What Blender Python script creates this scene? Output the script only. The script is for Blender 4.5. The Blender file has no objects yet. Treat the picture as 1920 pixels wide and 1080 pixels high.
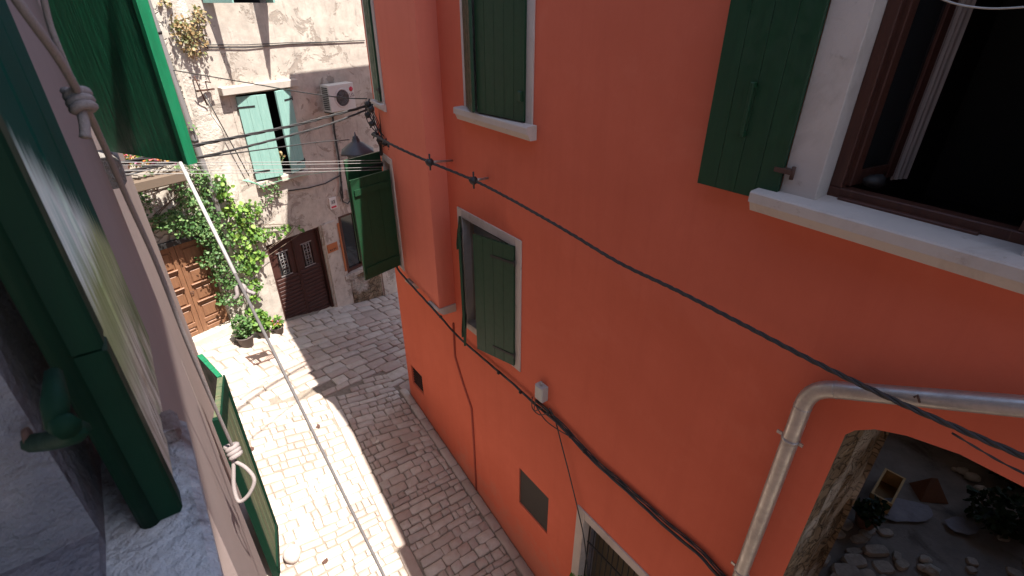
import bpy, math, random
from mathutils import Vector, Matrix, noise
random.seed(7)
R = math.radians
scene = bpy.context.scene
COL = scene.collection

# ------------------------------------------------------------------ camera
F_PX, PITCH, EYE = 953.0, R(29.4), 7.0
cd = bpy.data.cameras.new('camera'); cam = bpy.data.objects.new('camera', cd); COL.objects.link(cam)
cam.location = (0, 0, EYE); cam.rotation_euler = (R(90) - PITCH, 0, 0)
cd.sensor_width = 36; cd.lens = 36 * F_PX / 1920; cd.clip_start = .05; cd.clip_end = 500
cd.dof.use_dof = True; cd.dof.focus_distance = 7.5; cd.dof.aperture_fstop = 8
scene.camera = cam
# ------------------------------------------------------------------ world and sun
SUN = Vector((.386, -.234, 1)).normalized()
w = bpy.data.worlds.new("World"); scene.world = w; w.use_nodes = True
nt = w.node_tree
sky = nt.nodes.new('ShaderNodeTexSky'); sky.sky_type = 'NISHITA'; sky.sun_disc = False
sky.sun_elevation = math.asin(SUN.z); sky.sun_rotation = math.atan2(SUN.x, SUN.y)
sky.air_density = 1.0; sky.dust_density = 1.2; sky.ozone_density = .8
bg = nt.nodes['Background']; nt.links.new(sky.outputs[0], bg.inputs[0]); bg.inputs[1].default_value = .12
sl = bpy.data.lights.new('sun', 'SUN'); sl.energy = 5.0; sl.angle = R(.5); sl.color = (1, .96, .90)
so = bpy.data.objects.new('sun', sl); COL.objects.link(so)
so.rotation_euler = SUN.to_track_quat('Z', 'Y').to_euler(); so.location = (3, -2, 14)
scene.view_settings.view_transform = 'Standard'; scene.view_settings.look = 'None'
scene.view_settings.gamma = 1; scene.view_settings.use_curve_mapping = False
scene.view_settings.exposure = 1.46
scene.render.engine = 'CYCLES'
scene.cycles.max_bounces = 8; scene.cycles.diffuse_bounces = 6

# ------------------------------------------------------------------ measuring: photo pixel -> point on a real plane
O = Vector((0, 0, EYE))
def ray(px, py):
    x = (px - 960) / F_PX; y = (py - 540) / F_PX
    return Vector((x, math.cos(PITCH) - math.sin(PITCH) * y, -math.sin(PITCH) - math.cos(PITCH) * y))
class Frame:
    """vertical wall frame: o origin, d along the wall, n outward"""
    def __init__(s, o, d, n):
        s.o = Vector((o[0], o[1], 0)); s.d = Vector((d[0], d[1], 0)).normalized(); s.n = Vector((n[0], n[1], 0)).normalized()
    def p(s, a, z, out=0): return s.o + s.d * a + s.n * out + Vector((0, 0, z))
    def m(s, px, py, out=0):
        r = ray(px, py); q = s.o + s.n * out - O; q.z = 0
        P = O + r * (s.n.dot(q) / s.n.dot(r)); return ((P - s.o).dot(s.d), P.z)
    def at(s, px, py, out=0):
        a, z = s.m(px, py, out); return s.p(a, z, out)
DR = Vector((-.59745804, .80190017, 0)); NH = Vector((.80190017, .59745804, 0))
RED = Frame((-2.20167, 8.49460), DR, -NH)              # red house front, s = 0 at its far corner
FAR = Frame((-4.6393, 11.3413), (.58547792, .81068835), (.81068835, -.58547792))
OWN = Frame((-.2 * math.cos(R(36)), -.2 * math.sin(R(36))), (-math.sin(R(36)), math.cos(R(36))), (math.cos(R(36)), math.sin(R(36))))
def lerp(tab, x):
    if x <= tab[0][0]: return tab[0][1]
    for (a, b), (c, e) in zip(tab, tab[1:]):
        if x <= c: return b + (e - b) * (x - a) / (c - a)
    return tab[-1][1]
def gz_tq(T, q):
    return lerp([(-6, -3.4), (3.7, -1.35), (8.1, -.42), (11.87, -.06), (14, .1)], T) + lerp([(5, -.05), (10, -.27)], T) * (q - 3.3)
def gz(x, y):
    p = Vector((x, y, 0)); return gz_tq(p.dot(DR), p.dot(NH))
def tq(T, q, dz=0):
    p = DR * T + NH * q; p.z = gz_tq(T, q) + dz; return p
def gnd(px, py):
    r = ray(px, py); z = -.5
    for _ in range(30):
        P = O + r * ((z - EYE) / r.z); z = z * .5 + gz(P.x, P.y) * .5
    return Vector((P.x, P.y, gz(P.x, P.y)))

# ------------------------------------------------------------------ mesh builder
class MB:
    def __init__(s): s.v = []; s.f = []; s.sm = []
    def add(s, vs, fs, smooth=False):
        b = len(s.v); s.v += [Vector(v) for v in vs]; s.f += [tuple(i + b for i in f) for f in fs]; s.sm += [smooth] * len(fs); return s
    def hexa(s, p):
        return s.add(p, [(0, 3, 2, 1), (4, 5, 6, 7), (0, 1, 5, 4), (1, 2, 6, 5), (2, 3, 7, 6), (3, 0, 4, 7)])
    def box(s, fr, a0, a1, z0, z1, o0, o1, ch=0.0):
        """box in a wall frame, edges along the front chamfered by ch"""
        a0, a1 = min(a0, a1), max(a0, a1); z0, z1 = min(z0, z1), max(z0, z1); o0, o1 = min(o0, o1), max(o0, o1)
        if ch <= 0:
            return s.hexa([fr.p(a0, z0, o0), fr.p(a1, z0, o0), fr.p(a1, z1, o0), fr.p(a0, z1, o0), fr.p(a0, z0, o1), fr.p(a1, z0, o1), fr.p(a1, z1, o1), fr.p(a0, z1, o1)])
        L = lambda i, o: [fr.p(a0 + i, z0 + i, o), fr.p(a1 - i, z0 + i, o), fr.p(a1 - i, z1 - i, o), fr.p(a0 + i, z1 - i, o)]
        v = L(0, o0) + L(0, o1 - ch) + L(ch, o1)
        fs = [(0, 3, 2, 1), (8, 9, 10, 11)]
        for k in (0, 4):
            for i in range(4): j = (i + 1) % 4; fs.append((k + i, k + j, k + 4 + j, k + 4 + i))
        return s.add(v, fs)
    def prism(s, pts, off):
        """closed polygon extruded by the vector off"""
        n = len(pts); off = Vector(off); v = [Vector(p) for p in pts] + [Vector(p) + off for p in pts]
        return s.add(v, [tuple(range(n))[::-1], tuple(range(n, 2 * n))] + [(i, (i + 1) % n, n + (i + 1) % n, n + i) for i in range(n)])
    def tube(s, pts, r, n=8, cap=True):
        pts = [Vector(p) for p in pts]; N = len(pts); rr = r if isinstance(r, (list, tuple)) else [r] * N
        v = []; up = Vector((0, 0, 1))
        for i, p in enumerate(pts):
            t = (pts[min(i + 1, N - 1)] - pts[max(i - 1, 0)]).normalized()
            if i == 0:
                x = t.cross(up) if abs(t.z) < .95 else t.cross(Vector((1, 0, 0)))
            x = (x - t * x.dot(t)).normalized(); y = t.cross(x)
            for k in range(n):
                a = 2 * math.pi * k / n; v.append(p + (x * math.cos(a) + y * math.sin(a)) * rr[i])
        fs = [(i * n + k, i * n + (k + 1) % n, (i + 1) * n + (k + 1) % n, (i + 1) * n + k) for i in range(N - 1) for k in range(n)]
        if cap: fs += [tuple(range(n))[::-1], tuple(range((N - 1) * n, N * n))]
        return s.add(v, fs, True)
    def lathe(s, c, prof, n=20, axis=None, jit=0):
        c = Vector(c); v = []
        ax = (axis or Vector((0, 0, 1))).normalized(); x = ax.orthogonal().normalized(); y = ax.cross(x)
        for r, h in prof:
            for k in range(n):
                a = 2 * math.pi * k / n; rj = r * (1 + random.uniform(-jit, jit)); v.append(c + (x * math.cos(a) + y * math.sin(a)) * rj + ax * h)
        N = len(prof)
        fs = [(i * n + k, i * n + (k + 1) % n, (i + 1) * n + (k + 1) % n, (i + 1) * n + k) for i in range(N - 1) for k in range(n)]
        fs += [tuple(range(n))[::-1], tuple(range((N - 1) * n, N * n))]
        return s.add(v, fs, True)
    def blob(s, c, rx, ry, rz, rough=.15, nu=10, nv=7, seed=0):
        c = Vector(c); v = []
        for j in range(nv + 1):
            ph = math.pi * j / nv
            for i in range(nu):
                th = 2 * math.pi * i / nu
                u = Vector((math.sin(ph) * math.cos(th), math.sin(ph) * math.sin(th), math.cos(ph)))
                k = 1 + rough * noise.noise(u * 1.7 + Vector((seed * 3.1, seed, 0)))
                v.append(c + Vector((u.x * rx, u.y * ry, u.z * rz)) * k)
        fs = [(j * nu + i, (j + 1) * nu + i, (j + 1) * nu + (i + 1) % nu, j * nu + (i + 1) % nu) for j in range(nv) for i in range(nu)]
        return s.add(v, fs, True)
    def build(s, name, mat, parent=None):
        off = Vector((0, 0, 0)); q = parent
        while q is not None: off += Vector(q.location); q = q.parent
        me = bpy.data.meshes.new(name); me.from_pydata([v - off for v in s.v], [], s.f); me.update()
        me.polygons.foreach_set('use_smooth', s.sm)
        o = bpy.data.objects.new(name, me); COL.objects.link(o); me.materials.append(mat)
        if parent is not None: o.parent = parent
        return o
def tag(o, label, cat, group=None):
    o['label'] = label; o['category'] = cat
    if group: o['group'] = group
    return o
def thing(name, loc, label, cat, group=None):
    o = bpy.data.objects.new(name, None); COL.objects.link(o); o.location = loc; o.empty_display_size = .2
    return tag(o, label, cat, group)
def struct(o, k='structure'): o['kind'] = k; return o

# ------------------------------------------------------------------ materials
def rgb(h):
    h = h.lstrip('#'); c = [int(h[i:i + 2], 16) / 255 for i in (0, 2, 4)]
    return tuple((x / 12.92 if x <= .04045 else ((x + .055) / 1.055) ** 2.4) for x in c)
class NT:
    def __init__(s, name):
        s.m = bpy.data.materials.new(name); s.m.use_nodes = True; s.t = s.m.node_tree
        s.b = s.t.nodes['Principled BSDF']; s.tc = s.t.nodes.new('ShaderNodeTexCoord')
    def n(s, typ, ins=None, **kw):
        o = s.t.nodes.new('ShaderNode' + typ)
        for k, v in kw.items(): setattr(o, k, v)
        for k, v in (ins or {}).items():
            if hasattr(v, 'is_linked') or hasattr(v, 'links'): s.t.links.new(v, o.inputs[k])
            else: o.inputs[k].default_value = v
        return o
    def noise(s, scale, detail=4, rough=.55, vec=None, stretch=None, dist=0):
        v = vec or s.tc.outputs['Object']
        if stretch:
            mp = s.n('Mapping', {'Vector': v, 'Scale': stretch}); v = mp.outputs[0]
        return s.n('TexNoise', {'Vector': v, 'Scale': scale, 'Detail': detail, 'Roughness': rough, 'Distortion': dist}).outputs['Fac']
    def ramp(s, fac, stops):
        r = s.n('ValToRGB', {'Fac': fac}); e = r.color_ramp.elements
        while len(e) < len(stops): e.new(.5)
        for x, (p, c) in zip(e, stops): x.position = p; x.color = (*c, 1) if len(c) == 3 else c
        return r.outputs[0]
    def mix(s, fac, a, b, mode='MIX'):
        m = s.n('Mix', None, data_type='RGBA', blend_type=mode)
        for k, v in ((0, fac), (6, a), (7, b)):
            if hasattr(v, 'links'): s.t.links.new(v, m.inputs[k])
            else: m.inputs[k].default_value = v if k == 0 else (*v[:3], 1)
        return m.outputs[2]
    def mr(s, v, a, b, c=0, d=1):
        return s.n('MapRange', {'Value': v, 'From Min': a, 'From Max': b, 'To Min': c, 'To Max': d}).outputs[0]
    def bump(s, h, strength=.3, dist=.01, prev=None):
        ins = {'Height': h, 'Strength': strength, 'Distance': dist}
        if prev is not None: ins['Normal'] = prev
        return s.n('Bump', ins).outputs[0]
    def out(s, col=None, rough=.8, normal=None, metal=0, spec=.5, **kw):
        for k, v in (('Base Color', col), ('Roughness', rough), ('Normal', normal), ('Metallic', metal), ('Specular IOR Level', spec)):
            if v is None: continue
            if hasattr(v, 'links'): s.t.links.new(v, s.b.inputs[k])
            else: s.b.inputs[k].default_value = (*v, 1) if isinstance(v, tuple) and len(v) == 3 else v
        for k, v in kw.items(): s.b.inputs[k.replace('_', ' ')].default_value = v
        return s.m
BK = (0, 0, 0); WH = (1, 1, 1)
def plaster(name, c, c2, stain=None, amt=.5, bump=.25, big=.9, grit=60, dirt=None):
    s = NT(name); n1 = s.noise(big, 5, .6); n2 = s.noise(big * 5, 5, .6); n3 = s.noise(grit, 3)
    col = s.mix(s.mr(n1, .35, .65), c, c2)
    col = s.mix(s.mr(n2, .35, .7, 0, .35), col, c2)
    if stain:
        st = s.noise(1.6, 6, .65, stretch=(1, 1, .55), dist=.6)
        col = s.mix(s.mr(st, .53, .68, 0, amt), col, stain)
    if dirt:
        st = s.noise(9, 6, .7); col = s.mix(s.mr(st, .62, .72, 0, .6), col, dirt)
    b = s.bump(n2, bump, .02); b = s.bump(n3, bump * .8, .004, b)
    return s.out(col, .92, b, spec=.25)
def paint(name, c, c2, grain=.3, wear=None, amt=.3, rough=.5, stretch=(9, 9, 1), spec=.35):
    s = NT(name); g = s.noise(3.5, 5, .65, stretch=stretch); n2 = s.noise(14, 4)
    col = s.mix(s.mr(g, .3, .7), c, c2)
    if wear:
        wn = s.noise(11, 7, .75, stretch=(stretch[0] * .4, stretch[1] * .4, .6)); col = s.mix(s.mr(wn, .62, .68, 0, amt), col, wear)
    r = s.mr(n2, .3, .7, rough - .12, rough + .15)
    return s.out(col, r, s.bump(g, grain, .006, s.bump(n2, .1, .002)), spec=spec)
def simple(name, c, rough=.6, metal=0, var=.15, scale=25, bump=.1):
    s = NT(name); n = s.noise(scale, 4); c2 = tuple(x * (1 - var) for x in c)
    return s.out(s.mix(n, c, c2), rough, s.bump(n, bump, .003), metal)

M = {}
M['red'] = plaster('red_plaster', (.50, .150, .092), (.455, .128, .078), stain=(.40, .105, .065), amt=.22, bump=.10, big=.7, grit=90, dirt=(.47, .14, .09))
def redwall(name, c, c2, st):
    s = NT(name); n1 = s.noise(.7, 6, .62); n2 = s.noise(3.2, 6, .65); n3 = s.noise(80, 3); n5 = s.noise(1.6, 6, .7, stretch=(3.2, 3.2, .22)); n6 = s.noise(22, 4, .8); n7 = s.noise(1.1, 3)
    col = s.mix(s.mr(n1, .35, .65), c, c2); col = s.mix(s.mr(n2, .38, .7, 0, .6), col, c2); col = s.mix(s.mr(n5, .50, .72, 0, .35), col, st)
    n8 = s.noise(.45, 7, .7, dist=.5); col = s.mix(s.mr(n8, .55, .62, 0, .16), col, (.70, .21, .13))
    z = s.n('SeparateXYZ', {0: s.n('NewGeometry').outputs['Position']}).outputs[2]
    damp = s.n('Math', {0: z, 1: s.mr(n2, .2, .8, -1.0, .6)}, operation='ADD').outputs[0]
    col = s.mix(s.mr(damp, -1.2, -.5, .45, 0), col, (.46, .21, .15))
    col = s.mix(s.mr(n6, .73, .76, 0, .7), col, (.68, .27, .19))
    return s.out(col, .9, s.bump(n1, .35, .05, s.bump(n2, .25, .012, s.bump(n3, .12, .003))), spec=.25)
M['red'] = redwall('red_plaster', (.66, .155, .088), (.60, .135, .074), (.54, .115, .064))
M['redbox'] = redwall('red_plaster_bay_lit', (.74, .21, .138), (.68, .185, .118), (.62, .152, .10))  # bay colour lightened to stand in for light bounced off the street
M['reddark'] = plaster('red_painted_pipe', (.36, .085, .055), (.33, .075, .05), bump=.1)
M['pink'] = plaster('pink_plaster', (.27, .205, .185), (.24, .18, .163), stain=(.21, .16, .142), amt=.3, bump=.12)
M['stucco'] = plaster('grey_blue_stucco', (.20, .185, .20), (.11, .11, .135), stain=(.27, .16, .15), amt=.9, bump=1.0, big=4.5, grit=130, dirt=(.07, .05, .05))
s = NT('old_grey_plaster'); n1 = s.noise(.8, 6, .65); n2 = s.noise(4.5, 6, .7); n3 = s.noise(1.9, 8, .75, dist=.8); n4 = s.noise(60, 3); n5 = s.noise(3, 5, .7, stretch=(3, 3, .35))
col = s.mix(s.mr(n1, .35, .65), (.58, .515, .435), (.45, .39, .33)); col = s.mix(s.mr(n2, .4, .65, 0, .5), col, (.30, .255, .22))
edge = s.mr(n3, .555, .58); col = s.mix(s.mr(n3, .555, .58, 0, .7), col, (.27, .22, .18)); col = s.mix(s.mr(n3, .30, .38, .6, 0), col, (.62, .56, .49))
col = s.mix(s.mr(n5, .58, .72, 0, .55), col, (.20, .17, .15))
M['old'] = s.out(col, .95, s.bump(edge, .5, -.02, s.bump(n2, .5, .02, s.bump(n4, .4, .004))), spec=.2)
def rubble(name, c, c2, joint, scale):
    s = NT(name); wn = s.n('TexNoise', {'Vector': s.tc.outputs['Object'], 'Scale': 3.0, 'Detail': 5.0}); wo = s.n('VectorMath', {0: wn.outputs['Color'], 1: (.35, .35, .35)}, operation='MULTIPLY').outputs[0]; wp = s.n('VectorMath', {0: s.tc.outputs['Object'], 1: wo}, operation='ADD').outputs[0]
    wv = s.n('TexVoronoi', {'Vector': s.n('Mapping', {'Vector': wp, 'Scale': (1, 1, 1.7)}).outputs[0], 'Scale': scale, 'Randomness': .9}, feature='DISTANCE_TO_EDGE').outputs[0]
    cv = s.n('TexVoronoi', {'Vector': s.n('Mapping', {'Vector': wp, 'Scale': (1, 1, 1.7)}).outputs[0], 'Scale': scale, 'Randomness': .9})
    n = s.noise(8, 6, .7); n2 = s.noise(1.1, 4)
    col = s.mix(s.mr(cv.outputs['Color'], .2, .8), c, c2); col = s.mix(s.mr(n, .35, .7, 0, .6), col, c2)
    j = s.mr(wv, .02, .09); col = s.mix(j, joint, col)
    col = s.mix(s.mr(n2, .52, .6, 0, .75), col, (.5, .46, .40))
    return s.out(col, .95, s.bump(n, .7, .02, s.bump(j, .8, .04)), spec=.2)
M['rubble'] = rubble('rubble_stone_wall', (.50, .44, .36), (.34, .29, .24), (.2, .17, .14), 4.5)
M['whitestone'] = plaster('white_limestone', (.62, .56, .48), (.46, .40, .34), stain=(.30, .255, .21), amt=.6, bump=1.0, big=3.5, dirt=(.30, .25, .2))
M['lintelstone'] = plaster('limestone_block', (.50, .44, .38), (.42, .37, .32), stain=(.30, .26, .22), amt=.5, bump=.4, dirt=(.34, .29, .24))
M['rubble2'] = rubble('brown_rubble_stone', (.27, .20, .13), (.17, .12, .075), (.10, .075, .05), 7)
M['greystone'] = plaster('carved_grey_stone', (.30, .27, .25), (.22, .20, .18), stain=(.14, .12, .11), amt=.5, bump=1.2, big=8)
M['sillblue'] = plaster('worn_white_sill', (.52, .53, .54), (.38, .39, .41), stain=(.13, .085, .075), amt=1.0, bump=.9, big=9, dirt=(.10, .07, .06))
M['frame'] = plaster('off_white_surround', (.55, .48, .43), (.47, .41, .365), stain=(.33, .27, .23), amt=.6, bump=.5, dirt=(.30, .24, .20))
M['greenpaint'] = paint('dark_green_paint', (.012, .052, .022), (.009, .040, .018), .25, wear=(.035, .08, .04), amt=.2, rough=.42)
M['greenbright'] = paint('sunlit_green_paint', (.011, .165, .072), (.009, .11, .047), .5, wear=(.06, .28, .15), amt=.7, rough=.38)  # brighter shutter green, sun on the leaf edge put into the colour
M['greenshade'] = paint('rough_shaded_green_paint', (.010, .105, .050), (.008, .065, .034), .9, wear=(.03, .20, .10), amt=.6, rough=.5, stretch=(14, 14, 1.2))  # darker shutter green, shade on the leaf face put into the colour
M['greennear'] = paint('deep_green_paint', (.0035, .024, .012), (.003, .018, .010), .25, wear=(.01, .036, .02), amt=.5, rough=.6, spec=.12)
M['teal'] = paint('faded_teal_paint', (.26, .43, .37), (.20, .36, .31), .6, wear=(.36, .46, .38), amt=.7, rough=.7)
M['iron'] = simple('dark_iron', (.03, .028, .027), .6, .4)
M['rust'] = simple('rusty_iron', (.10, .05, .035), .8, .2)
M['black'] = simple('black_rubber', (.018, .017, .017), .55)
M['cable'] = simple('weathered_black_cable', (.035, .033, .033), .6, 0, .3)
M['grey'] = simple('grey_plastic', (.42, .42, .40), .5)
M['white'] = simple('white_plastic', (.70, .68, .64), .5)
M['ac'] = simple('white_enamel', (.62, .60, .56), .45)
M['rope'] = simple('cotton_rope', (.29, .24, .225), .9, 0, .35, 300, .6)
M['rod'] = simple('white_coated_line', (.40, .37, .35), .45, 0, .1)
M['lower_line'] = simple('grey_lower_line', (.12, .105, .10), .8, 0, .4, 200, .4)
M['wire'] = simple('white_wire', (.38, .36, .34), .5)
s = NT('galvanised_pipe'); n = s.noise(7, 6, .7); n2 = s.noise(40, 3)
M['zinc'] = s.out(s.mix(s.mr(n, .35, .7), (.50, .47, .43), (.34, .31, .29)), s.mr(n, .3, .7, .32, .55), s.bump(n2, .08, .002), .75)
M['brownwood'] = paint('dark_brown_wood', (.060, .022, .016), (.042, .016, .012), .4, rough=.5)
M['orangewood'] = paint('varnished_orange_wood', (.25, .12, .062), (.17, .08, .043), .4, wear=(.13, .055, .035), amt=.6, rough=.5)
M['palewood'] = paint('pale_plywood', (.62, .40, .18), (.50, .32, .14), .2, rough=.7)
M['framewood'] = paint('red_brown_window_wood', (.085, .030, .018), (.06, .022, .015), .5, wear=(.16, .08, .05), amt=.5, rough=.5)
M['creamwood'] = paint('peeling_cream_wood', (.42, .34, .29), (.30, .235, .20), .7, wear=(.16, .12, .10), amt=.6, rough=.75)
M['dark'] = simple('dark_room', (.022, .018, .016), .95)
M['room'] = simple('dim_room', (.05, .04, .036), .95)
M['curtain'] = simple('grey_curtain', (.30, .31, .33), .9)
M['terracotta'] = simple('dark_plant_pot', (.11, .085, .075), .8)
M['clay'] = simple('brown_clay', (.20, .09, .05), .85)
M['soil'] = simple('soil', (.05, .035, .025), .95, 0, .4)
M['redlogo'] = simple('red_logo', (.55, .02, .05), .5)
M['blackink'] = simple('black_ink', (.03, .03, .03), .6)
M['orangesign'] = simple('rust_orange_sign', (.42, .13, .04), .7)
M['step'] = plaster('pale_step_stone', (.60, .54, .46), (.46, .41, .34), stain=(.33, .28, .23), amt=.6, bump=.5, big=2)
M['slate'] = plaster('grey_cement', (.30, .27, .245), (.19, .17, .155), stain=(.10, .085, .075), amt=.8, bump=.6, big=1.5)
M['bluesheet'] = plaster('pale_blue_cement', (.34, .34, .38), (.24, .24, .27), stain=(.15, .15, .16), amt=.8, bump=.6, big=2.5)
# glass
s = NT('window_glass'); M['glass'] = s.out((.02, .02, .02), .06, None, 0, .8)
# weathered shutter: bleached planks below, sunlit patch and shaded old green paint coloured in above (pattern fixed to the leaf)
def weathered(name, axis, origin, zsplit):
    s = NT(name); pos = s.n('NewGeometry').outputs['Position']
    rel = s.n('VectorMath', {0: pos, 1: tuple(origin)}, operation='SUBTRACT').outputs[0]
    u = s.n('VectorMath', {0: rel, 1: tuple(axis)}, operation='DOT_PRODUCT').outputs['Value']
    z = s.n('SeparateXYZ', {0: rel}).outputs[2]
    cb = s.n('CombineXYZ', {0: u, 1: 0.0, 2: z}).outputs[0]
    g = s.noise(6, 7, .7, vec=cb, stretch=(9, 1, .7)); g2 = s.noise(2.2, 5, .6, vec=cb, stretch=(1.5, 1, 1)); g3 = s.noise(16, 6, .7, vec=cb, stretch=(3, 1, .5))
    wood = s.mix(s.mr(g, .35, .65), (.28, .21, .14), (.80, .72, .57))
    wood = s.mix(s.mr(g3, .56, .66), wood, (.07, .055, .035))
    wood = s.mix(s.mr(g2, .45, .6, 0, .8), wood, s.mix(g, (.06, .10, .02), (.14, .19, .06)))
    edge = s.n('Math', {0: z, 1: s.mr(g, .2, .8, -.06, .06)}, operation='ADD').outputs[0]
    pale = s.mix(s.mr(g, .35, .6), (.34, .50, .40), (.80, .82, .72))  # pale band: sunlight on the planks put into the colour
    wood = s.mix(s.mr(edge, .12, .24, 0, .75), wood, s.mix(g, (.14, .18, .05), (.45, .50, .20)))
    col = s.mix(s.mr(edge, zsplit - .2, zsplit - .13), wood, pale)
    dark = s.mix(g, (.006, .042, .030), (.008, .06, .042))  # dark top: old green paint with its shade coloured in
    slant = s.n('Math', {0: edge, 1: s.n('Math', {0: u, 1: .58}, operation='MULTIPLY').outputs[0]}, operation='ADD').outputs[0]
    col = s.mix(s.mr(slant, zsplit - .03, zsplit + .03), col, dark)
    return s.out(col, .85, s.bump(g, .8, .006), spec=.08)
# paving stones
s = NT('paving_stone'); rnd = s.n('NewGeometry').outputs['Random Per Island']; n = s.noise(9, 5, .65); n2 = s.noise(.55, 3); n3 = s.noise(45, 4)
base = s.ramp(rnd, [(0, (.30, .225, .185)), (.2, (.44, .37, .31)), (.4, (.35, .255, .21)), (.6, (.50, .44, .375)), (.8, (.39, .33, .29)), (1, (.33, .235, .195))])
col = s.mix(s.mr(n, .35, .7, 0, .5), base, (.27, .21, .165)); col = s.mix(s.mr(n2, .4, .65, 0, .35), col, (.50, .44, .37))
M['stone'] = s.out(col, s.mr(n, .3, .7, .5, .8), s.bump(n, .5, .012, s.bump(n3, .3, .003)), spec=.4)
s = NT('paving_mortar'); n = s.noise(14, 6, .7); n2 = s.noise(1.2, 4)
M['mortar'] = s.out(s.mix(s.mr(n, .3, .7), s.mix(n2, (.13, .105, .085), (.19, .155, .125)), (.26, .215, .17)), .95, s.bump(n, .8, .02), spec=.2)
# leaves
def leafmat(name, stops, tr=.25):
    s = NT(name); rnd = s.n('NewGeometry').outputs['Random Per Island']
    col = s.ramp(rnd, stops); d = s.n('BsdfTranslucent', {'Color': col})
    s.out(col, .5, None, spec=.35)
    mx = s.n('MixShader', {0: tr}); s.t.links.new(s.b.outputs[0], mx.inputs[1]); s.t.links.new(d.outputs[0], mx.inputs[2])
    s.t.links.new(mx.outputs[0], s.t.nodes['Material Output'].inputs[0]); return s.m
M['vine'] = leafmat('vine_leaf', [(0, (.05, .12, .02)), (.35, (.10, .21, .035)), (.7, (.17, .30, .05)), (1, (.28, .40, .08))], .35)
M['ivy'] = leafmat('jasmine_leaf', [(0, (.035, .09, .025)), (.4, (.08, .17, .045)), (.8, (.14, .24, .08)), (1, (.24, .33, .13))], .3)
M['dry'] = leafmat('dry_caper_leaf', [(0, (.16, .13, .05)), (.3, (.12, .15, .05)), (.6, (.30, .20, .09)), (1, (.38, .25, .12))])
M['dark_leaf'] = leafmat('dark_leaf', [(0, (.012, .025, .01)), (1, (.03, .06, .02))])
M['flower'] = leafmat('flower_petals', [(0, (.6, .05, .08)), (.4, (.7, .45, .05)), (.7, (.45, .15, .5)), (1, (.7, .1, .2))])
M['stem'] = simple('woody_stem', (.14, .10, .07), .9)

# ------------------------------------------------------------------ generic builders
def wall_grid(mb, fr, a0, a1, z0, z1, holes, out=0.0, step=.6):
    """a wall sheet with rectangular holes (a0,a1,z0,z1)"""
    A = {a0, a1}; Z = {z0, z1}
    for h in holes: A |= {h[0], h[1]}; Z |= {h[2], h[3]}
    A = sorted(x for x in A if a0 <= x <= a1); Z = sorted(x for x in Z if z0 <= x <= z1)
    def sub(L):
        r = []
        for p, q in zip(L, L[1:]):
            k = max(1, int((q - p) / step)); r += [p + (q - p) * i / k for i in range(k)]
        return r + [L[-1]]
    A = sub(A); Z = sub(Z); idx = {}; v = []; f = []
    def vi(i, j):
        if (i, j) not in idx: idx[(i, j)] = len(v); v.append(fr.p(A[i], Z[j], out))
        return idx[(i, j)]
    for i in range(len(A) - 1):
        for j in range(len(Z) - 1):
            ca, cz = (A[i] + A[i + 1]) / 2, (Z[j] + Z[j + 1]) / 2
            if any(h[0] < ca < h[1] and h[2] < cz < h[3] for h in holes): continue
            f.append((vi(i, j), vi(i + 1, j), vi(i + 1, j + 1), vi(i, j + 1)))
    return mb.add(v, f)
def reveal(mb, fr, a0, a1, z0, z1, o0, o1):
    """four inner faces of an opening, from depth o0 to o1"""
    c = [(a0, z0), (a1, z0), (a1, z1), (a0, z1)]
    v = [fr.p(a, z, o0) for a, z in c] + [fr.p(a, z, o1) for a, z in c]
    return mb.add(v, [(i, 4 + i, 4 + (i + 1) % 4, (i + 1) % 4) for i in range(4)])
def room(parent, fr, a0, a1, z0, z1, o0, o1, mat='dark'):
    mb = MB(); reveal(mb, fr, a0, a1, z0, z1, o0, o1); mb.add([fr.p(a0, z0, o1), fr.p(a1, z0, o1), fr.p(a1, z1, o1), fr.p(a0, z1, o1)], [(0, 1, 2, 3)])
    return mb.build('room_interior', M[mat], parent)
def leaf_panel(fr_h, ang, width, z0, z1, parent, mat, planks=4, thick=.035, battens=True, name='shutter', hinge_mat='iron', outside=1, face=1):
    """plank shutter leaf.  fr_h: (point, dir along closed leaf, outward normal); ang = opening angle from closed (deg)"""
    h, d, n = fr_h; a = R(ang)
    dd = d * math.cos(a) + n * math.sin(a); nn = n * math.cos(a) - d * math.sin(a)
    f = Frame((h.x, h.y), dd, nn * face)
    mb = MB(); pw = width / planks
    for i in range(planks):
        g = .0012 if i else 0
        mb.box(f, i * pw + g, (i + 1) * pw - (.0012 if i < planks - 1 else 0), z0, z1, -thick / 2 + random.uniform(0, .002), thick / 2 - random.uniform(0, .002), .002)
    lf = mb.build(name, M[mat], parent)
    if battens:
        for zz in (z0 + (z1 - z0) * .1, z1 - (z1 - z0) * .12):
            MB().box(f, .03, width - .03, zz - .045, zz + .045, -thick / 2 - .024, -thick / 2, .006).build('batten', M[mat], lf)
            b = MB().box(f, -.02, width * .55, zz - .016, zz + .016, thick / 2, thick / 2 + .006)
            b.tube([f.p(-.012, zz - .04, thick / 2), f.p(-.012, zz + .04, thick / 2)], .012, 8); b.build('strap_hinge', M[hinge_mat], lf)
    return lf, f
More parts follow.
